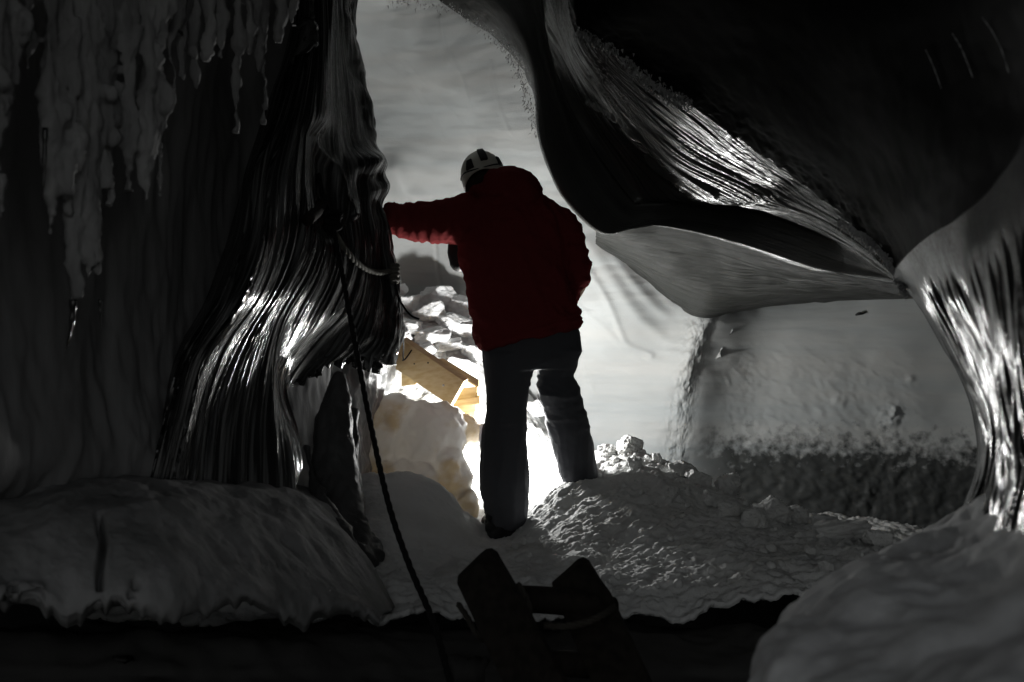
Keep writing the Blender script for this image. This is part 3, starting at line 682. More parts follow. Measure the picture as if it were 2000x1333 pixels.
def tps_fit(P, lam=1e-4):
    n = len(P); r = np.linalg.norm(P[:, None, :2] - P[None, :, :2], axis=-1)
    K = np.where(r > 0, r ** 2 * np.log(r + 1e-12), 0) + lam * np.eye(n)
    A = np.zeros((n + 3, n + 3)); A[:n, :n] = K; A[:n, n] = 1; A[:n, n + 1:] = P[:, :2]; A[n, :n] = 1; A[n + 1:, :n] = P[:, :2].T
    return np.linalg.solve(A, np.concatenate([P[:, 2], np.zeros(3)]))
wts = tps_fit(pts, 2e-4)
def floor_z(x, y):
    x = np.asarray(x, float); y = np.asarray(y, float)
    z = wts[-3] + wts[-2] * x + wts[-1] * y
    for k in range(len(pts)):
        r2_ = (x - pts[k, 0]) ** 2 + (y - pts[k, 1]) ** 2
        z = z + wts[k] * 0.5 * r2_ * np.log(r2_ + 1e-12)
    return z
xs = np.linspace(-1.5, 2.6, 560); ys = np.linspace(3.3, 6.7, 520)
X, Y = np.meshgrid(xs, ys, indexing='ij'); Z = floor_z(X, Y)
Y2 = Y.copy(); edge = sstep(3.46, 3.3, Y)
Y2 = Y2 + edge * (.05 * fbm(np.stack([X, 0 * X, 0 * X], -1), 4, 3) + .03)
P = np.stack([X, Y2, Z], -1)
rough = 1 - .75 * np.exp(-(((X + .42) / .26) ** 2 + ((Y - 4.2) / .3) ** 2))
Z = Z + rough * (.020 * fbm(P, 7, 3) + .003 * ridge(P, 12, 3) + .011 * fbm(P * (1, 1.8, 1), 22, 5, .68))
Z = Z - edge * .015
t_ = np.clip((3.54 - Y) / .24, 0, 1); Z = Z - .045 * (1 - np.cos(t_ * np.pi / 2)) * (1 + .8 * fbm(np.stack([X, 0 * X, 0 * X], -1), 5, 3))
P[..., 2] = Z
me = grid_mesh('snow_floor', P, flip=False)
o = link('snow_floor', me, M_snow); m = o.modifiers.new('thickness', 'SOLIDIFY'); m.thickness = .02; m.offset = -1
tag(o, kind='structure')

# ------------------------------------------------------------------ loose snow blocks
_ico = None
def ico():
    global _ico
    if _ico is None:
        bm = bmesh.new(); bmesh.ops.create_icosphere(bm, subdivisions=5, radius=1)
        _ico = (np.array([v.co[:] for v in bm.verts]), [tuple(v.index for v in f.verts) for f in bm.faces]); bm.free()
    return _ico
def chunk(px, py, d, wpx, hpx, seed, label, group, soft=30, m=None, ang=0.0, name='snow_block', nz=.05, snap=True):
    """an irregular broken block centred on a point, about wpx by hpx photo pixels large at its distance"""
    V_, Fc = ico(); r = np.random.default_rng(seed)
    n = r.normal(size=(10, 3)); n /= np.linalg.norm(n, axis=1)[:, None]
    n = np.concatenate([n, [[0, 0, 1], [0, 0, -1], [1, 0, 0], [-1, 0, 0], [0, -1, 0], [0, 1, 0]]])
    off = np.concatenate([r.uniform(.62, 1.0, 10), [.85, .85, .95, .95, .9, .9]])
    dots = np.maximum(V_ @ n.T, 1e-3) / off
    rad = (dots ** soft).sum(1) ** (-1 / soft)
    Q = V_ * rad[:, None]
    Q = Q * (1 + nz * fbm(Q + seed * 3.1, 2.2, 5, .65)[:, None])
    if snap:
        dd = np.linspace(3.3, 6.4, 500); ray = W(np.full(500, px), np.full(500, py + hpx * .30), dd)
        gap = ray[:, 2] - floor_z(ray[:, 0], ray[:, 1])
        hit = np.where(gap < .004)[0]
        d = float(dd[hit[0]] if len(hit) else dd[np.argmin(gap)])
    s = np.array([pxm(wpx / 2, d), pxm((wpx + hpx) / 4, d), pxm(hpx / 2, d)])
    Q = Q * s
    a = ang; R = np.array([[math.cos(a), 0, -math.sin(a)], [0, 1, 0], [math.sin(a), 0, math.cos(a)]])
    Q = Q @ R.T
    me = bpy.data.meshes.new(name); me.from_pydata([tuple(q) for q in Q], [], Fc)
    me.polygons.foreach_set('use_smooth', np.ones(len(Fc), bool)); me.update()
    o = link(name, me, m or M_block); o.location = W(px, py, d)
    tag(o, label, 'snow block', group)
    return o
G1 = 'broken snow blocks heaped behind the boards'
for k, (px, py, d, wp, hp, ang, lab) in enumerate([
    (805, 598, 5.82, 60, 44, .1, 'snow block at the left of the heap, just right of the curtain edge'),
    (858, 580, 5.95, 80, 46, .05, 'large rounded snow block on the very top of the heap'),
    (895, 600, 5.98, 62, 56, -.4, 'snow block right of the topmost one, against the jacket'),
    (838, 612, 5.8, 66, 40, .3, 'middle snow block below the topmost one on the heap'),
    (890, 634, 5.72, 96, 44, -.35, 'wide smooth slab of snow sloping toward the jacket'),
    (800, 640, 5.66, 70, 36, -.2, 'grey snow block above the upper left board end'),
    (845, 655, 5.55, 74, 40, .2, 'angular grey snow block in the centre of the heap'),
    (900, 644, 5.62, 70, 28, -.1, 'thin grey slab under the wide sloping slab of snow'),
    (875, 674, 5.48, 56, 26, .15, 'flat white snow slab low on the heap, above the boards'),
    (922, 690, 5.45, 46, 34, 0, 'white snow lump beside the jacket hem'),
    (828, 686, 5.42, 60, 34, .2, 'snow lump directly above the long board'),
    (905, 716, 5.38, 64, 34, -.2, 'brightly lit snow lump above the short boards'),
    (775, 572, 5.9, 50, 34, .2, 'partly hidden snow block behind the curtain edge'),
    (780, 665, 5.5, 50, 34, .4, 'snow block behind the upper end of the long board'),
    (1043, 800, 5.7, 44, 40, .3, 'greyish ice block seen between the legs of the person')]):
    chunk(px, py, d, wp, hp, 20 + k, lab, G1, soft=60, ang=ang, nz=.10)
G2 = 'loose snow chunks along the right slope'
for k, (px, py, d, wp, hp, ang, lab) in enumerate([
    (1232, 872, 5.0, 46, 36, 0, 'biggest bright snow chunk on the crest, right of the trousers'),
    (1190, 882, 5.05, 40, 22, 0, 'low bright snow chunk touching the right trouser leg'),
    (1242, 908, 4.62, 26, 26, .3, 'small dark snow chunk standing on the mound crest'),
    (1284, 897, 4.9, 16, 18, 0, 'tiny snow chunk on the crest against the blue grey wall'),
    (1334, 922, 4.74, 44, 34, .2, 'rounded snow chunk at the first dip of the crest'),
    (1362, 938, 4.66, 44, 28, -.3, 'flat snow chunk leaning on the rounded one'),
    (1424, 955, 4.5, 42, 44, .15, 'tall pointed snow chunk midway down the slope crest'),
    (1316, 968, 4.35, 20, 24, 0, 'small upright snow chunk on the face of the mound'),
    (1394, 978, 4.35, 36, 24, -.4, 'sloping snow chunk on the face below the tall pointed one'),
    (1425, 1000, 4.25, 40, 28, -.2, 'low crumbly snow chunk below the sloping one'),
    (1508, 1004, 4.3, 62, 50, -.1, 'large faceted snow chunk right of the middle of the slope'),
    (1472, 1016, 4.2, 44, 36, .1, 'faceted snow chunk leaning against the large faceted one'),
    (1556, 1012, 4.22, 40, 36, .2, 'triangular snow chunk between the large faceted one and the slab'),
    (1606, 1026, 4.12, 48, 32, -.2, 'snow chunk behind the long flat slab'),
    (1640, 1040, 4.05, 90, 34, .05, 'long flat slab of snow near the lower end of the slope'),
    (1712, 1056, 3.9, 44, 34, 0, 'snow chunk beyond the slab, second from the lower end'),
    (1746, 1062, 3.85, 26, 22, 0, 'last small snow chunk at the lower end of the slope'),
    (1580, 1075, 3.7, 20, 15, 0, 'small half buried snow chunk in front of the long slab'),
    (1612, 1105, 3.5, 24, 17, 0, 'half buried snow chunk nearest to the lower right bank')]):
    chunk(px, py - .08 * hp, d, wp * 1.15, hp * 1.25, 60 + k, lab, G2, soft=50, ang=ang, nz=.17, m=M_snow)
chunk(966, 872, 4.93, 60, 104, 99, 'added snow clump hidden behind the left trouser leg, keeping lamp light off the ledge', 'added light blocker', snap=False)  # added clump, unseen behind the leg, blocks the lamp from the left ledge

def crumbs():
    bm = bmesh.new(); bmesh.ops.create_icosphere(bm, subdivisions=2, radius=1)
    V0 = np.array([v.co[:] for v in bm.verts]); F0 = [tuple(v.index for v in f.verts) for f in bm.faces]; bm.free()
    r = np.random.default_rng(77); mb = MB(); n = 0
    line = cr(np.array([(1180, 895, 5.0), (1300, 905, 4.8), (1420, 970, 4.5), (1560, 1025, 4.2), (1760, 1075, 3.8)], float), 200)
    while n < 520:
        if n < 300:
            q = line[r.integers(0, 200)]; p = W(q[0], q[1], q[2]); x, y = p[0] + r.normal() * .10, p[1] + r.normal() * .16 - .04
        else: x, y = r.uniform(-.1, 1.4), r.uniform(3.4, 5.6)
        z = float(floor_z(x, y)); sz = .006 + .016 * r.random() ** 3
        A = r.normal(size=(3, 3)); A, _ = np.linalg.qr(A)
        V_ = V0 * (1 + .35 * noise(V0 * 1.3 + r.uniform(0, 50, 3)))[:, None] * r.uniform(.6, 1.2, 3) * sz
        mb.add(V_ @ A.T + (x, y, z + sz * .3), F0); n += 1
    o = link('snow_crumbs', mb.mesh('snow_crumbs', True), M_snow)
    tag(o, 'small crumbs of snow scattered over the snow floor and along the slope crest', 'snow crumbs', kind='stuff')
crumbs()

# translucent tan lump left of the lamp ------------------------------------
mb = MB()
for (px, py, d, a, b, c) in [(770, 862, 4.85, .16, .12, .21), (820, 860, 4.8, .16, .12, .195), (860, 850, 4.82, .12, .10, .17), (905, 842, 4.95, .09, .08, .075), (880, 940, 4.75, .10, .10, .16),
                             (735, 835, 4.95, .10, .10, .16), (800, 950, 4.75, .2, .13, .14), (905, 990, 4.7, .07, .08, .09), (720, 900, 4.85, .12, .12, .2)]:
    mb.ell(W(px, py, d), (a, b, c))
def lump_disp(P):
    return .028 * fbm(P, 6, 4) + .010 * ridge(P, 12, 2)
me = fuse(mb, 'ice_boulder', .012, 6, lump_disp)
tag(link('ice_boulder', me, M_tan), 'tan translucent ice lump under the boards, glowing from the light behind it', 'ice lump')

# ------------------------------------------------------------------ boards
def board(corners, d, ext, label, holes=()):
    dd = d if isinstance(d, (list, tuple)) else [d] * 4
    mb = MB().hexa([W(x, y, q) for (x, y), q in zip(corners, dd)], ext)
    c = np.mean([W(x, y, q) for (x, y), q in zip(corners, dd)], axis=0)
    mb.v = [tuple(np.array(v) - c) for v in mb.v]
    o = link('wooden_board', mb.mesh('wooden_board', False), M_wood); o.location = c
    b = o.modifiers.new('bevel', 'BEVEL'); b.width = .002; b.segments = 2
    o.matrix_world = Matrix.Translation(c)
    tag(o, label, 'board', 'sawn boards by the ice lump')
    for (x, y, q, r, m, nm) in holes:
        p = W(x, y, q); h = MB().ell(p, (r, .004, r), nu=14, nv=8).build(nm, m, o)
    return o
board([(785, 663), (906, 745), (879, 793), (752, 707)], [5.16, 5.0, 5.0, 5.16], (.022, .03, .012), 'long dark faced board with a rope through its upper end',
      [(866, 753, 5.0, .006, M_metal, 'screw'), (787, 704, 5.11, .005, M_black, 'rope_hole'), (809, 711, 5.08, .004, M_black, 'knot'), (836, 709, 5.05, .0045, M_black, 'knot')])
board([(848, 702), (866, 700), (935, 742), (935, 757)], [5.16, 5.2, 5.16, 5.1], (.02, .08, -.03), 'yellow board directly behind the long dark faced one')
board([(870, 762), (933, 756), (931, 776), (880, 790)], [5.14, 5.1, 5.1, 5.12], (.01, .05, .0), 'short upright yellow board below the one behind')
board([(884, 783), (937, 776), (938, 790), (886, 795)], [5.1, 5.08, 5.07, 5.09], (.005, .04, .01), 'narrow horizontal batten across the lowest short board')
board([(892, 794), (931, 790), (926, 819), (905, 806)], [5.11, 5.09, 5.09, 5.1], (.01, .03, 0), 'lowest short board, tapering to a point at the trousers')
board([(784, 725), (830, 728), (812, 751), (784, 755)], [5.26, 5.22, 5.22, 5.26], (.01, .04, 0), 'small board end peeking below the long dark faced board')

# ------------------------------------------------------------------ timber ladder in the pit
lad = empty('wooden_ladder', W(1080, 1420, 2.3))
tag(lad, 'dark timber ladder with two clipped rail tops rising from the pit', 'ladder')
def prism(pix, d, ext):
    mb = MB(); n = len(pix)
    a = [W(x, y, q) for (x, y), q in zip(pix, d)]; b = [p + np.array(ext) for p in a]
    f = [tuple(range(n)), tuple(range(n, 2 * n))[::-1]] + [(k, k + n, (k + 1) % n + n, (k + 1) % n) for k in range(n)]
    return mb.add(a + b, f)
def rail(pix, d0, d1):
    ys = [p[1] for p in pix]; lo_, hi_ = min(ys), max(ys)
    return prism(pix, [d0 + (d1 - d0) * (y - lo_) / (hi_ - lo_) for y in ys], (.0, .045, .01)).build('rail', M_oldwood, lad, False, .004)
rail([(891, 1140), (905, 1126), (938, 1094), (948, 1086), (960, 1084), (972, 1092), (978, 1104), (1005, 1150), (1180, 1480), (1050, 1480)], 2.55, 2.15)
rail([(1078, 1152), (1110, 1124), (1130, 1105), (1142, 1101), (1153, 1107), (1180, 1150), (1196, 1172), (1340, 1480), (1215, 1480)], 2.75, 2.3)
MB().tube([T(985, 1170, 2.62, .035), T(1060, 1172, 2.64, .036), T(1130, 1180, 2.66, .035), T(1196, 1190, 2.7, .033)], 16, 16).build('rung', M_oldwood, lad)
MB().tube([T(1040, 1290, 2.52, .032), T(1140, 1300, 2.54, .032), T(1240, 1310, 2.58, .03)], 12, 16).build('rung', M_oldwood, lad)

def rope_mesh(path, r, turns_per_m=28, strands=3, samples=None):
    """a laid rope of twisted strands along a path of world points"""
    p = np.array(path, float)
    L_ = np.linalg.norm(np.diff(p, axis=0), axis=1).sum()
    n = samples or max(60, int(L_ * turns_per_m * 9))
    p = cr(p, n)
    t = np.gradient(p, axis=0); t /= np.linalg.norm(t, axis=1)[:, None]
    s = np.concatenate([[0], np.cumsum(np.linalg.norm(np.diff(p, axis=0), axis=1))])
    ref = np.array([.3, 1, .2]); A = []; B = []
    for i in range(n):
        a = ref - t[i] * ref.dot(t[i]); a /= np.linalg.norm(a); ref = a; A.append(a); B.append(np.cross(t[i], a))
    A = np.array(A); B = np.array(B); mb = MB()
    for k in range(strands):
        ph = 2 * np.pi * (s * turns_per_m / strands + k / strands)
        q = p + (A * np.cos(ph)[:, None] + B * np.sin(ph)[:, None]) * r * .42
        mb.tube(np.concatenate([q, np.full((n, 1), r * .60)], 1), None, 7)
    return mb
def lash(path, r): return rope_mesh([W(*q) for q in path], r, 40).build('lashing', M_lash, lad)
lash([(1010, 1140, 2.54), (1022, 1158, 2.535), (1034, 1190, 2.52), (1030, 1210, 2.58)], .009)
lash([(1062, 1222, 2.5), (1100, 1224, 2.5), (1145, 1216, 2.52), (1180, 1200, 2.56), (1200, 1186, 2.62)], .010)
lash([(895, 1180, 2.56), (912, 1205, 2.52), (930, 1236, 2.48), (945, 1250, 2.5)], .008)

# ------------------------------------------------------------------ ropes on the curtain
def on_cur(px, py, off=.03): return W(px, py, depth_at('ice_curtain', px, py) - off)
path = [on_cur(622, 340, .0), on_cur(630, 378, .03), on_cur(645, 425, .05), on_cur(658, 480, .10)] + [W(*q) for q in [(690, 650, 3.5), (720, 810, 3.35), (758, 980, 3.1), (798, 1100, 2.92), (834, 1185, 2.78), (856, 1245, 2.68), (884, 1350, 2.5), (900, 1420, 2.4)]]
o = rope_mesh(path, .0100, 26).build('climbing_rope', M_rope_dark)
tag(o, 'long black twisted rope running from the curtain anchor down into the pit', 'rope')
k1 = MB()
kc = on_cur(650, 432, .06)
for a in range(3):
    th = np.linspace(0, 2 * np.pi, 15)
    k1.tube([(kc[0] + .028 * math.cos(t) * (1 if a != 1 else .7), kc[1] - .01 + .016 * math.sin(t + a), kc[2] - .022 + .022 * a + .012 * math.sin(t), .012) for t in th], 30, 8)
k1.build('knot', M_rope_dark, o)
path = [on_cur(646, 440, .06), on_cur(668, 478, .06), on_cur(692, 508, .05), on_cur(716, 526, .045), on_cur(742, 533, .04), on_cur(766, 529, .03)]
o = rope_mesh(path, .012, 30).build('loop_rope', M_rope)
tag(o, 'short thick grey rope sagging across the curtain to a knot at its edge', 'rope')
k2 = MB(); kc = on_cur(771, 532, .03)
for a in range(4):
    th = np.linspace(0, 2 * np.pi, 13)
    k2.tube([(kc[0] + .014 * math.cos(t), kc[1] + .018 * math.sin(t), kc[2] + .025 - .02 * a + .006 * math.sin(t * 1.0 + a), .009) for t in th], 24, 7)
k2.build('knot', M_rope, o)
def cord(path, r, label):
    o = MB().tube([(*W(x, y, d), r) for x, y, d in path], 40, 8).build('thin_cord', M_rope_dark); tag(o, label, 'cord')
cord([(772, 545, 4.24), (776, 572, 4.22), (786, 596, 4.2), (802, 616, 4.2), (819, 624, 4.2)], .0042, 'thin black cord ending in mid air over the snow heap')
cord([(774, 548, 4.25), (779, 590, 4.24), (785, 630, 4.4), (788, 670, 4.7), (788, 702, 5.06), (796, 696, 5.05), (804, 684, 5.06)], .004, 'thin black cord hanging from the grey knot down to the long board')
o = MB().tube([(*on_cur(600, 430, .02), .022), (*on_cur(618, 412, .05), .024), (*on_cur(628, 398, .06), .02)], 10, 10).build('anchor_stake', M_oldwood)
tag(o, 'stubby dark wooden stake frozen into the curtain beside the rope knot', 'stake')

# ------------------------------------------------------------------ person
D0 = 4.5
def ring(py, xl, xr, hd, d=D0, dz=0.0):
    c = W((xl + xr) / 2, py, d); return (c, ((xr - xl) / 2 / F * d, 0, 0), (0, hd, dz))
# the body: one continuous figure inside the clothes
mb = MB()
mb.rings([ring(690, 955, 1120, .12), ring(640, 955, 1110, .12), ring(580, 950, 1095, .12), ring(500, 945, 1095, .125), ring(430, 930, 1090, .12), ring(395, 945, 1060, .09), ring(378, 960, 1010, .06, 4.53)])
mb.tube([T(985, 400, 4.5, .065), T(960, 375, 4.56, .06), T(946, 350, 4.6, .06)], 10)            # neck bent forward
hc = W(940, 353, 4.62)
mb.ell(hc, (.075, .095, .105))                                                                   # skull
mb.ell(hc + (-.01, .05, -.045), (.052, .055, .062))                                               # jaw
mb.ell(hc + (-.012, .100, -.015), (.012, .018, .02))                                              # nose
for s in (-1, 1): mb.ell(hc + (s * .076, .005, -.01), (.012, .02, .03))                           # ears
for s in (-1, 1): mb.ell(hc + (-.012 + s * .03, .084, .01), (.014, .012, .010))                   # eyes
mb.ell(hc + (-.012, .096, -.055), (.024, .012, .008))                                             # mouth
mb.tube([T(930, 430, 4.5, .07), T(870, 434, 4.5, .055), T(820, 432, 4.49, .045), T(760, 424, 4.47, .032), T(742, 421, 4.47, .028)], 16)
mb.tube([T(1075, 430, 4.5, .07), T(1115, 480, 4.49, .055), T(1134, 528, 4.5, .046), T(1126, 562, 4.58, .04), T(1108, 596, 4.66, .03)], 16)
for (xa, ya, xb, yb, xc, yc, db, dc) in [(1000, 690, 990, 840, 985, 1000, 4.49, 4.49), (1090, 690, 1099, 800, 1130, 930, 4.6, 4.66)]:
    mb.tube([T(xa, ya, 4.5, .075), T((xa + xb) / 2, (ya + yb) / 2, (4.5 + db) / 2, .06), T(xb, yb, db, .05), T((xb + xc) / 2, (yb + yc) / 2 - 10, dc, .05), T(xc, yc, dc, .04), T(xc, yc + 15, dc + .05, .04)], 20)
# hands: palm, four fingers of different lengths, thumb at the side
def hand(c, ax, up, side):
    c = np.array(c); ax = np.array(ax, float); ax /= np.linalg.norm(ax); up = np.array(up, float); sd = np.cross(ax, up) * side
    R = np.stack([ax, sd, up], 1)
    mb.ell(c + ax * .045, (.05, .042, .017), R)
    for k, L_ in enumerate((.066, .076, .071, .055)):
        b = c + ax * .085 + sd * (-.03 + .02 * k)
        mb.tube([(*b, .0095), (*(b + ax * L_ * .5 - up * .004), .009), (*(b + ax * L_ * .85 - up * .014), .008), (*(b + ax * L_ - up * .022), .006)], 10, 8)
    b = c + ax * .03 - sd * .035
    mb.tube([(*b, .012), (*(b + ax * .03 - sd * .022), .011), (*(b + ax * .06 - sd * .03 - up * .008), .008)], 8, 8)
hand(W(744, 421, 4.47), (-.35, .75, .35), (.9, .4, 0), 1)
hand(W(1108, 596, 4.66), (-.7, .3, -.55), (.3, .9, 0), -1)
me = fuse(mb, 'person', .0065, 2)
person = link('person', me, M_skin)
tag(person, 'person seen from behind in red jacket, one arm reaching to the ice curtain', 'person')

# jacket
mb = MB()
mb.rings([ring(676, 938, 1128, .15), ring(668, 936, 1132, .155), ring(634, 930, 1131, .155), ring(608, 926, 1125, .15), ring(575, 918, 1122, .15), ring(540, 910, 1118, .155), ring(505, 904, 1114, .16),
          ring(470, 900, 1110, .165), ring(440, 900, 1106, .16), ring(415, 905, 1096, .15), ring(396, 920, 1074, .13), ring(384, 935, 1056, .11), ring(372, 945, 1050, .09)])
mb.tube([T(985, 430, 4.5, .13), T(935, 430, 4.5, .105), T(890, 431, 4.5, .100), T(862, 434, 4.49, .098), T(830, 433, 4.49, .086), T(800, 431, 4.48, .077), T(770, 427, 4.47, .066), T(748, 423, 4.47, .060)], 40, 20)
mb.tube([T(1050, 430, 4.5, .10), T(1080, 440, 4.49, .09), T(1104, 475, 4.48, .085), T(1117, 510, 4.48, .086), T(1120, 536, 4.51, .078), T(1112, 562, 4.57, .064), T(1098, 588, 4.64, .05), T(1088, 605, 4.70, .044)], 40, 20)
# hood lying on the shoulders and collar round the neck
Rh = np.array([[math.cos(-.22), 0, -math.sin(-.22)], [0, 1, 0], [math.sin(-.22), 0, math.cos(-.22)]])
mb.ell(W(996, 372, 4.46), (.125, .10, .092), Rh)
mb.ell(W(1012, 384, 4.42), (.085, .07, .085))
mb.ell(W(962, 382, 4.5), (.085, .10, .06))
mb.ell(W(950, 400, 4.58), (.10, .10, .06))
def jk(P):
    X = 1000 + P[:, 0] / P[:, 1] * F; Y = 666.5 - P[:, 2] / P[:, 1] * F
    arm = sstep(910, 870, X) * (Y < 520)
    rarm = sstep(1095, 1112, X) * sstep(600, 570, Y) * sstep(430, 460, Y)
    d = .007 * fbm(P, 7, 3) + .0016 * fbm(P, 40, 2)
    Q = np.stack([P[:, 0] * 3.2, P[:, 1], P[:, 2] * .8], -1)
    d += arm * (.010 * ridge(Q, 5.5, 2) - .004)
    Q2 = np.stack([P[:, 0] * .9 + P[:, 2] * .6, P[:, 1], P[:, 2] * 2.2], -1)
    d += rarm * (.013 * ridge(Q2, 7, 2, off=3) - .006)
    d -= .022 * np.exp(-(seg_dist(X, Y, [(1092, 440), (1104, 473), (1106, 520), (1120, 570)]) / 6) ** 2) * (P[:, 1] < 4.55)
    d -= .006 * np.exp(-(seg_dist(X, Y, [(925, 410), (1000, 425), (1080, 412)]) / 4) ** 2) * (P[:, 1] < 4.5)
    tor = (1 - arm) * (1 - rarm)
    Q3 = np.stack([P[:, 0] * 1.6 + P[:, 2] * .6, P[:, 1], P[:, 2] * .9], -1)
    d += tor * (.015 * ridge(Q3, 5, 2, off=7) + .006 * ridge(P * (.7, 1, 1.8), 9, 2, off=11))
    # hem and seams
    d += -.006 * np.exp(-((Y - (672 - (X - 940) * .19)) / 3) ** 2)
    return d
me = fuse(mb, 'jacket', .0075, 7, jk)
# the hem rises from left to right
n = len(me.vertices); A_ = np.empty(n * 3, np.float32); me.vertices.foreach_get('co', A_); A_ = A_.reshape(-1, 3)
Xp = 1000 + A_[:, 0] / A_[:, 1] * F; Yp = 666.5 - A_[:, 2] / A_[:, 1] * F
hem = 682 - (Xp - 938) * .2
t = np.clip((Yp - 590) / (680 - 590), 0, 1.2)
A_[:, 2] -= np.where(Yp > 590, (590 + (hem - 590) * t - Yp), 0) / F * A_[:, 1]
me.vertices.foreach_set('co', A_.reshape(-1)); me.update()
jacket = link('jacket', me, M_jacket, person)

# trousers
mb = MB()
mb.rings([ring(628, 946, 1124, .125), ring(650, 942, 1134, .14), ring(680, 941, 1136, .145), ring(700, 943, 1128, .14), ring(722, 946, 1118, .12)])
Lg = [(690, 942, 1050), (725, 945, 1041), (762, 948, 1034), (800, 950, 1029), (822, 949, 1027), (842, 943, 1026), (890, 940, 1028), (925, 939, 1032), (960, 940, 1031), (990, 947, 1029), (1015, 951, 1026), (1028, 955, 1022)]
mb.rings([ring(y, a, b, (b - a) / 2 / F * D0 * (1.12 if y < 850 else 1.05), 4.5) for y, a, b in Lg])
Rg = [(685, 1046, 1137), (705, 1046, 1128), (735, 1051, 1123), (772, 1049, 1134), (795, 1060, 1141), (829, 1069, 1149), (870, 1080, 1158), (907, 1090, 1164), (928, 1093, 1167), (942, 1102, 1166)]
for_ring = []
for i, (y, a, b) in enumerate(Rg):
    d = 4.5 + .16 * min(1, i / 6); for_ring.append(ring(y, a, b, (b - a) / 2 / F * d * 1.12, d))
mb.rings(for_ring)
def tr(P):
    X = 1000 + P[:, 0] / P[:, 1] * F; Y = 666.5 - P[:, 2] / P[:, 1] * F
    Q = np.stack([P[:, 0] + P[:, 2] * .4, P[:, 1], P[:, 2] * 3], -1)
    kn = np.exp(-((Y - 765) / 55) ** 2) * (X > 1035) + .6 * np.exp(-((Y - 985) / 45) ** 2) + .6 * np.exp(-((Y - 835) / 30) ** 2) + .06
    d = kn * (.007 * ridge(Q, 5, 2, off=2) - .002) + .005 * fbm(P, 6, 3) + .001 * fbm(P, 45, 2)
    Qv = np.stack([P[:, 0] * 2.5, P[:, 1] * 2, P[:, 2] * .5], -1)
    d += .005 * sstep(800, 880, Y) * ridge(Qv, 6, 2)
    return d
me = fuse(mb, 'trousers', .0075, 5, tr)
link('trousers', me, M_trous, person)

# boots: shaft, heel, foot and sole in one
def boot(px, py, d, yaw, wid, tilt=0):
    b = W(px, py, d); mb = MB()
    f = np.array([math.sin(yaw), math.cos(yaw), tilt]); f /= np.linalg.norm(f); s = np.cross(f, (0, 0, 1)); s /= np.linalg.norm(s); u = np.cross(s, f)
    def e(fo, up, rf, rs, ru):
        mb.ell(b + f * fo + u * up, (rs, rf, ru), np.stack([s, f, u], 1))
    e(.0, .035, .055, wid * .5, .045); e(.0, .09, .05, wid * .48, .06); e(.08, .045, .08, wid * .47, .045); e(.15, .04, .07, wid * .5, .04); e(.2, .035, .04, wid * .42, .032)
    mb.tube([(*(b - f * .045 + u * .008), wid * .44), (*(b + f * .05 + u * .008), wid * .44), (*(b + f * .17 + u * .008), wid * .5), (*(b + f * .22 + u * .008), wid * .36)], 12)
    v = np.array(mb.v); k = len(v) - 12 * 12
    rel = v[k:] - b; h = rel @ u; v[k:] += np.outer((np.clip(h, -.01, .02) - h), u); mb.v = [tuple(q) for q in v]
    me = fuse(mb, 'boot', .006, 3, lambda P: .004 * fbm(P, 30, 3))
    bo = link('boot', me, M_boot, person)
    for k in range(3):
        zz = .05 + .02 * k
        MB().tube([(*(b + f * (.06 + .015 * k) + u * zz - s * wid * .45), .003), (*(b + f * (.07 + .015 * k) + u * (zz + .012)), .003), (*(b + f * (.06 + .015 * k) + u * zz + s * wid * .45), .003)], 10, 6).build('lace', M_black, bo)
    return bo
boot(980, 1046, 4.47, -.15, .15, -.02)
boot(1136, 946, 4.66, .1, .14, .05)

# helmet with its clips, vents and band
hel = empty('helmet', W(943, 345, 4.6)); hel.parent = person; hel.matrix_parent_inverse = Matrix.Identity(4)
bpy.context.view_layer.update()
hcen = W(943, 343, 4.60)
tl = math.radians(15); fw = math.radians(8)
Ry = np.array([[math.cos(tl), 0, math.sin(tl)], [0, 1, 0], [-math.sin(tl), 0, math.cos(tl)]])
Ry = np.array([[math.cos(tl), 0, -math.sin(tl)], [0, 1, 0], [math.sin(tl), 0, math.cos(tl)]])      # left side lower
Rx = np.array([[1, 0, 0], [0, math.cos(fw), math.sin(fw)], [0, -math.sin(fw), math.cos(fw)]])      # tipped forward
RH = Ry @ Rx
hr = np.array([.101, .128, .112])
def hp(th, ph, k=1.0): return hcen + RH @ (hr * k * np.array([math.sin(ph) * math.cos(th), math.sin(ph) * math.sin(th), math.cos(ph)]))
nu_, nv_ = 64, 26; G = np.zeros((nu_ + 1, nv_, 3))
for i in range(nu_ + 1):
    th = 2 * math.pi * i / nu_
    pm = math.radians(104 + 8 * math.cos(2 * th))
    for j in range(nv_):
        ph = pm * j / (nv_ - 1)
        fl = 1 + .05 * max(0, (j / (nv_ - 1) - .86) / .14) + .012 * (math.exp(-((math.cos(th) * math.sin(ph)) / .16) ** 2))
        G[i, j] = hp(th, ph, fl)
me = grid_mesh('shell', G, flip=True)
bm = bmesh.new(); bm.from_mesh(me); bmesh.ops.remove_doubles(bm, verts=bm.verts, dist=1e-5); bmesh.ops.recalc_face_normals(bm, faces=bm.faces); bm.to_mesh(me); bm.free()
bpy.context.view_layer.update()
o = link('shell', me, M_helmet, hel); sm = o.modifiers.new('t', 'SOLIDIFY'); sm.thickness = .006; sm.offset = -1
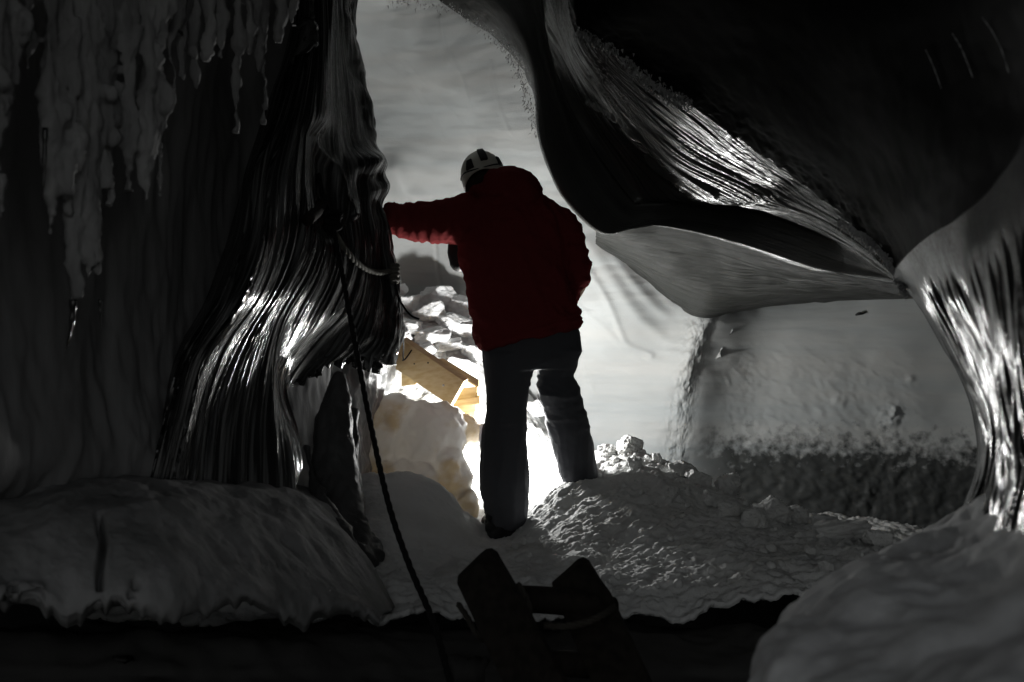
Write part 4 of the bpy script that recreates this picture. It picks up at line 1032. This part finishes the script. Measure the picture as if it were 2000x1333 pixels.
def patch(name, th0, th1, ph0, ph1, m, k=1.03, taper=1.0):
    """a raised piece lying on the shell"""
    n1, n2 = 10, 10; Q = np.zeros((n1, n2, 3))
    for i in range(n1):
        for j in range(n2):
            b = j / (n2 - 1); a = (i / (n1 - 1) - .5) * (1 + (taper - 1) * b) + .5
            Q[i, j] = hp(th0 + (th1 - th0) * a, ph0 + (ph1 - ph0) * b, k)
    me = grid_mesh(name, Q, flip=True); o = link(name, me, m, hel)
    s_ = o.modifiers.new('t', 'SOLIDIFY'); s_.thickness = .012; s_.offset = 0
    return o
B = -math.pi / 2
patch('headlamp_clip', B + .02, B + .42, math.radians(38), math.radians(76), M_black, 1.06, .8)
patch('vent', B - .62, B - .36, math.radians(62), math.radians(86), M_black, 1.015, 1.5)
patch('vent', B + .95, B + 1.15, math.radians(66), math.radians(88), M_black, 1.015, 1.3)
mbb = MB(); mbb.tube([(*hp(B + a, math.radians(90 + 3 * math.cos(3 * a)), 1.02), .0035) for a in np.linspace(-1.5, 1.5, 30)], 60, 8); mbb.build('headlamp_strap', M_black, hel)
mbb = MB(); mbb.tube([(*hp(math.pi * .98, math.radians(96), .97), .005), (*(hp(math.pi * .9, math.radians(120), .9)), .005), (*(hc + (-.03, .07, -.09)), .005)], 14, 8); mbb.build('chin_strap', M_black, hel)
# hair
mb = MB(); mb.ell(hc + (0, -.012, -.005), (.083, .094, .100)); mb.ell(hc + (.0, -.05, -.05), (.07, .05, .06))
me = fuse(mb, 'hair', .007, 3, lambda P: .006 * fbm(P * (1, 1, .3), 40, 3)); link('hair', me, M_hair, person)

# black pouch under the outstretched arm
mb = MB(); mb.ell(W(893, 492, 4.60), (.045, .05, .07)); mb.ell(W(896, 510, 4.60), (.042, .045, .05)); mb.ell(W(905, 470, 4.58), (.05, .05, .05))
me = fuse(mb, 'pouch', .007, 4, lambda P: .005 * fbm(P, 14, 3)); tag(link('pouch', me, M_black), 'black pouch worn on the chest, showing below the outstretched arm', 'pouch')

# ------------------------------------------------------------------ hoar frost fringes
def fringe(name, line, n, lmin, lmax, rad, label, mat_, spread=10, seed=1, jit=.02, down=1.0):
    r = np.random.default_rng(seed); L_ = cr(np.array(line, float), 400); mb = MB()
    for k in range(n):
        q = L_[r.integers(0, 400)]; s = r.normal(size=2) * spread
        p = W(q[0] + s[0], q[1] + s[1], q[2] + r.normal() * jit)
        d = np.array([r.normal() * .5, r.normal() * .4 - .2, -down + r.normal() * .45]); d /= np.linalg.norm(d)
        ln = r.uniform(lmin, lmax); a = np.cross(d, r.normal(size=3)); a /= np.linalg.norm(a); b = np.cross(d, a)
        rr = rad * r.uniform(.6, 1.6); m_ = p + d * ln * .5
        V_ = [p + a * rr, p - .5 * a * rr + .87 * b * rr, p - .5 * a * rr - .87 * b * rr, p + d * ln]
        mb.add(V_, [(0, 1, 2), (0, 3, 1), (1, 3, 2), (2, 3, 0)])
    o = mb.build(name, mat_, None, False); tag(o, label, 'frost', kind='stuff')
fringe('hoar_frost', [(760, 0, 5.02), (880, 15, 5.0), (950, 62, 4.98), (1000, 112, 4.96), (1030, 185, 4.94), (1048, 260, 4.92)], 600, .006, .024, .0022,
       'pale hoar frost crystals along the arch above the bright back wall', M_frost, 6, 2)
fringe('frost_fringe', [(1130, 60, 3.25), (1200, 95, 3.25), (1275, 160, 3.24), (1350, 208, 3.18)], 700, .006, .03, .003,
       'grey frost fringe on the dark ceiling edge above the silvery ripples', M_frost, 6, 3)
fringe('rime_fringe', [(1640, 430, 2.92), (1690, 465, 2.84), (1725, 495, 2.78), (1750, 535, 2.68), (1772, 575, 2.5)], 500, .005, .024, .0025,
       'fine rime needles along the ceiling corner beside the flaring pillar', M_frost, 3, 4, .01)

# thin frost streaks on the dark ceiling, and a dark sliver on the wall
for pts, lab in [([(1808, 98), (1822, 128), (1832, 155), (1838, 173)], 'shortest thin frost streak on the dark ceiling, farthest from the right edge'),
                 ([(1860, 66), (1876, 92), (1888, 120), (1900, 152)], 'middle one of three thin frost streaks on the dark ceiling'),
                 ([(1918, 34), (1938, 62), (1956, 98), (1970, 142)], 'thin frost streak on the dark ceiling nearest to the right edge')]:
    q = cr(np.array(pts, float), 14); rr = np.random.default_rng(int(pts[0][0]))
    mb = MB(); mb.tube([(*W(x, y, depth_at('cave_ceiling', x, y) - .003), .0012 * rr.uniform(.3, 1.3)) for x, y in q], 40, 6)
    tag(mb.build('frost_streak', M_frost), lab, 'frost streak', 'frost streaks on the ceiling')
d_ = depth_at('ice_wall', 1680, 614) - .01
tag(MB().tube([T(1671, 616, d_, .005), T(1678, 613, d_ - .01, .010), T(1684, 613, d_ - .01, .007), T(1690, 611, d_, .004)], 12, 8).build('dark_sliver', M_black), 'small dark sliver stuck in the pale wall below the overhang', 'sliver')
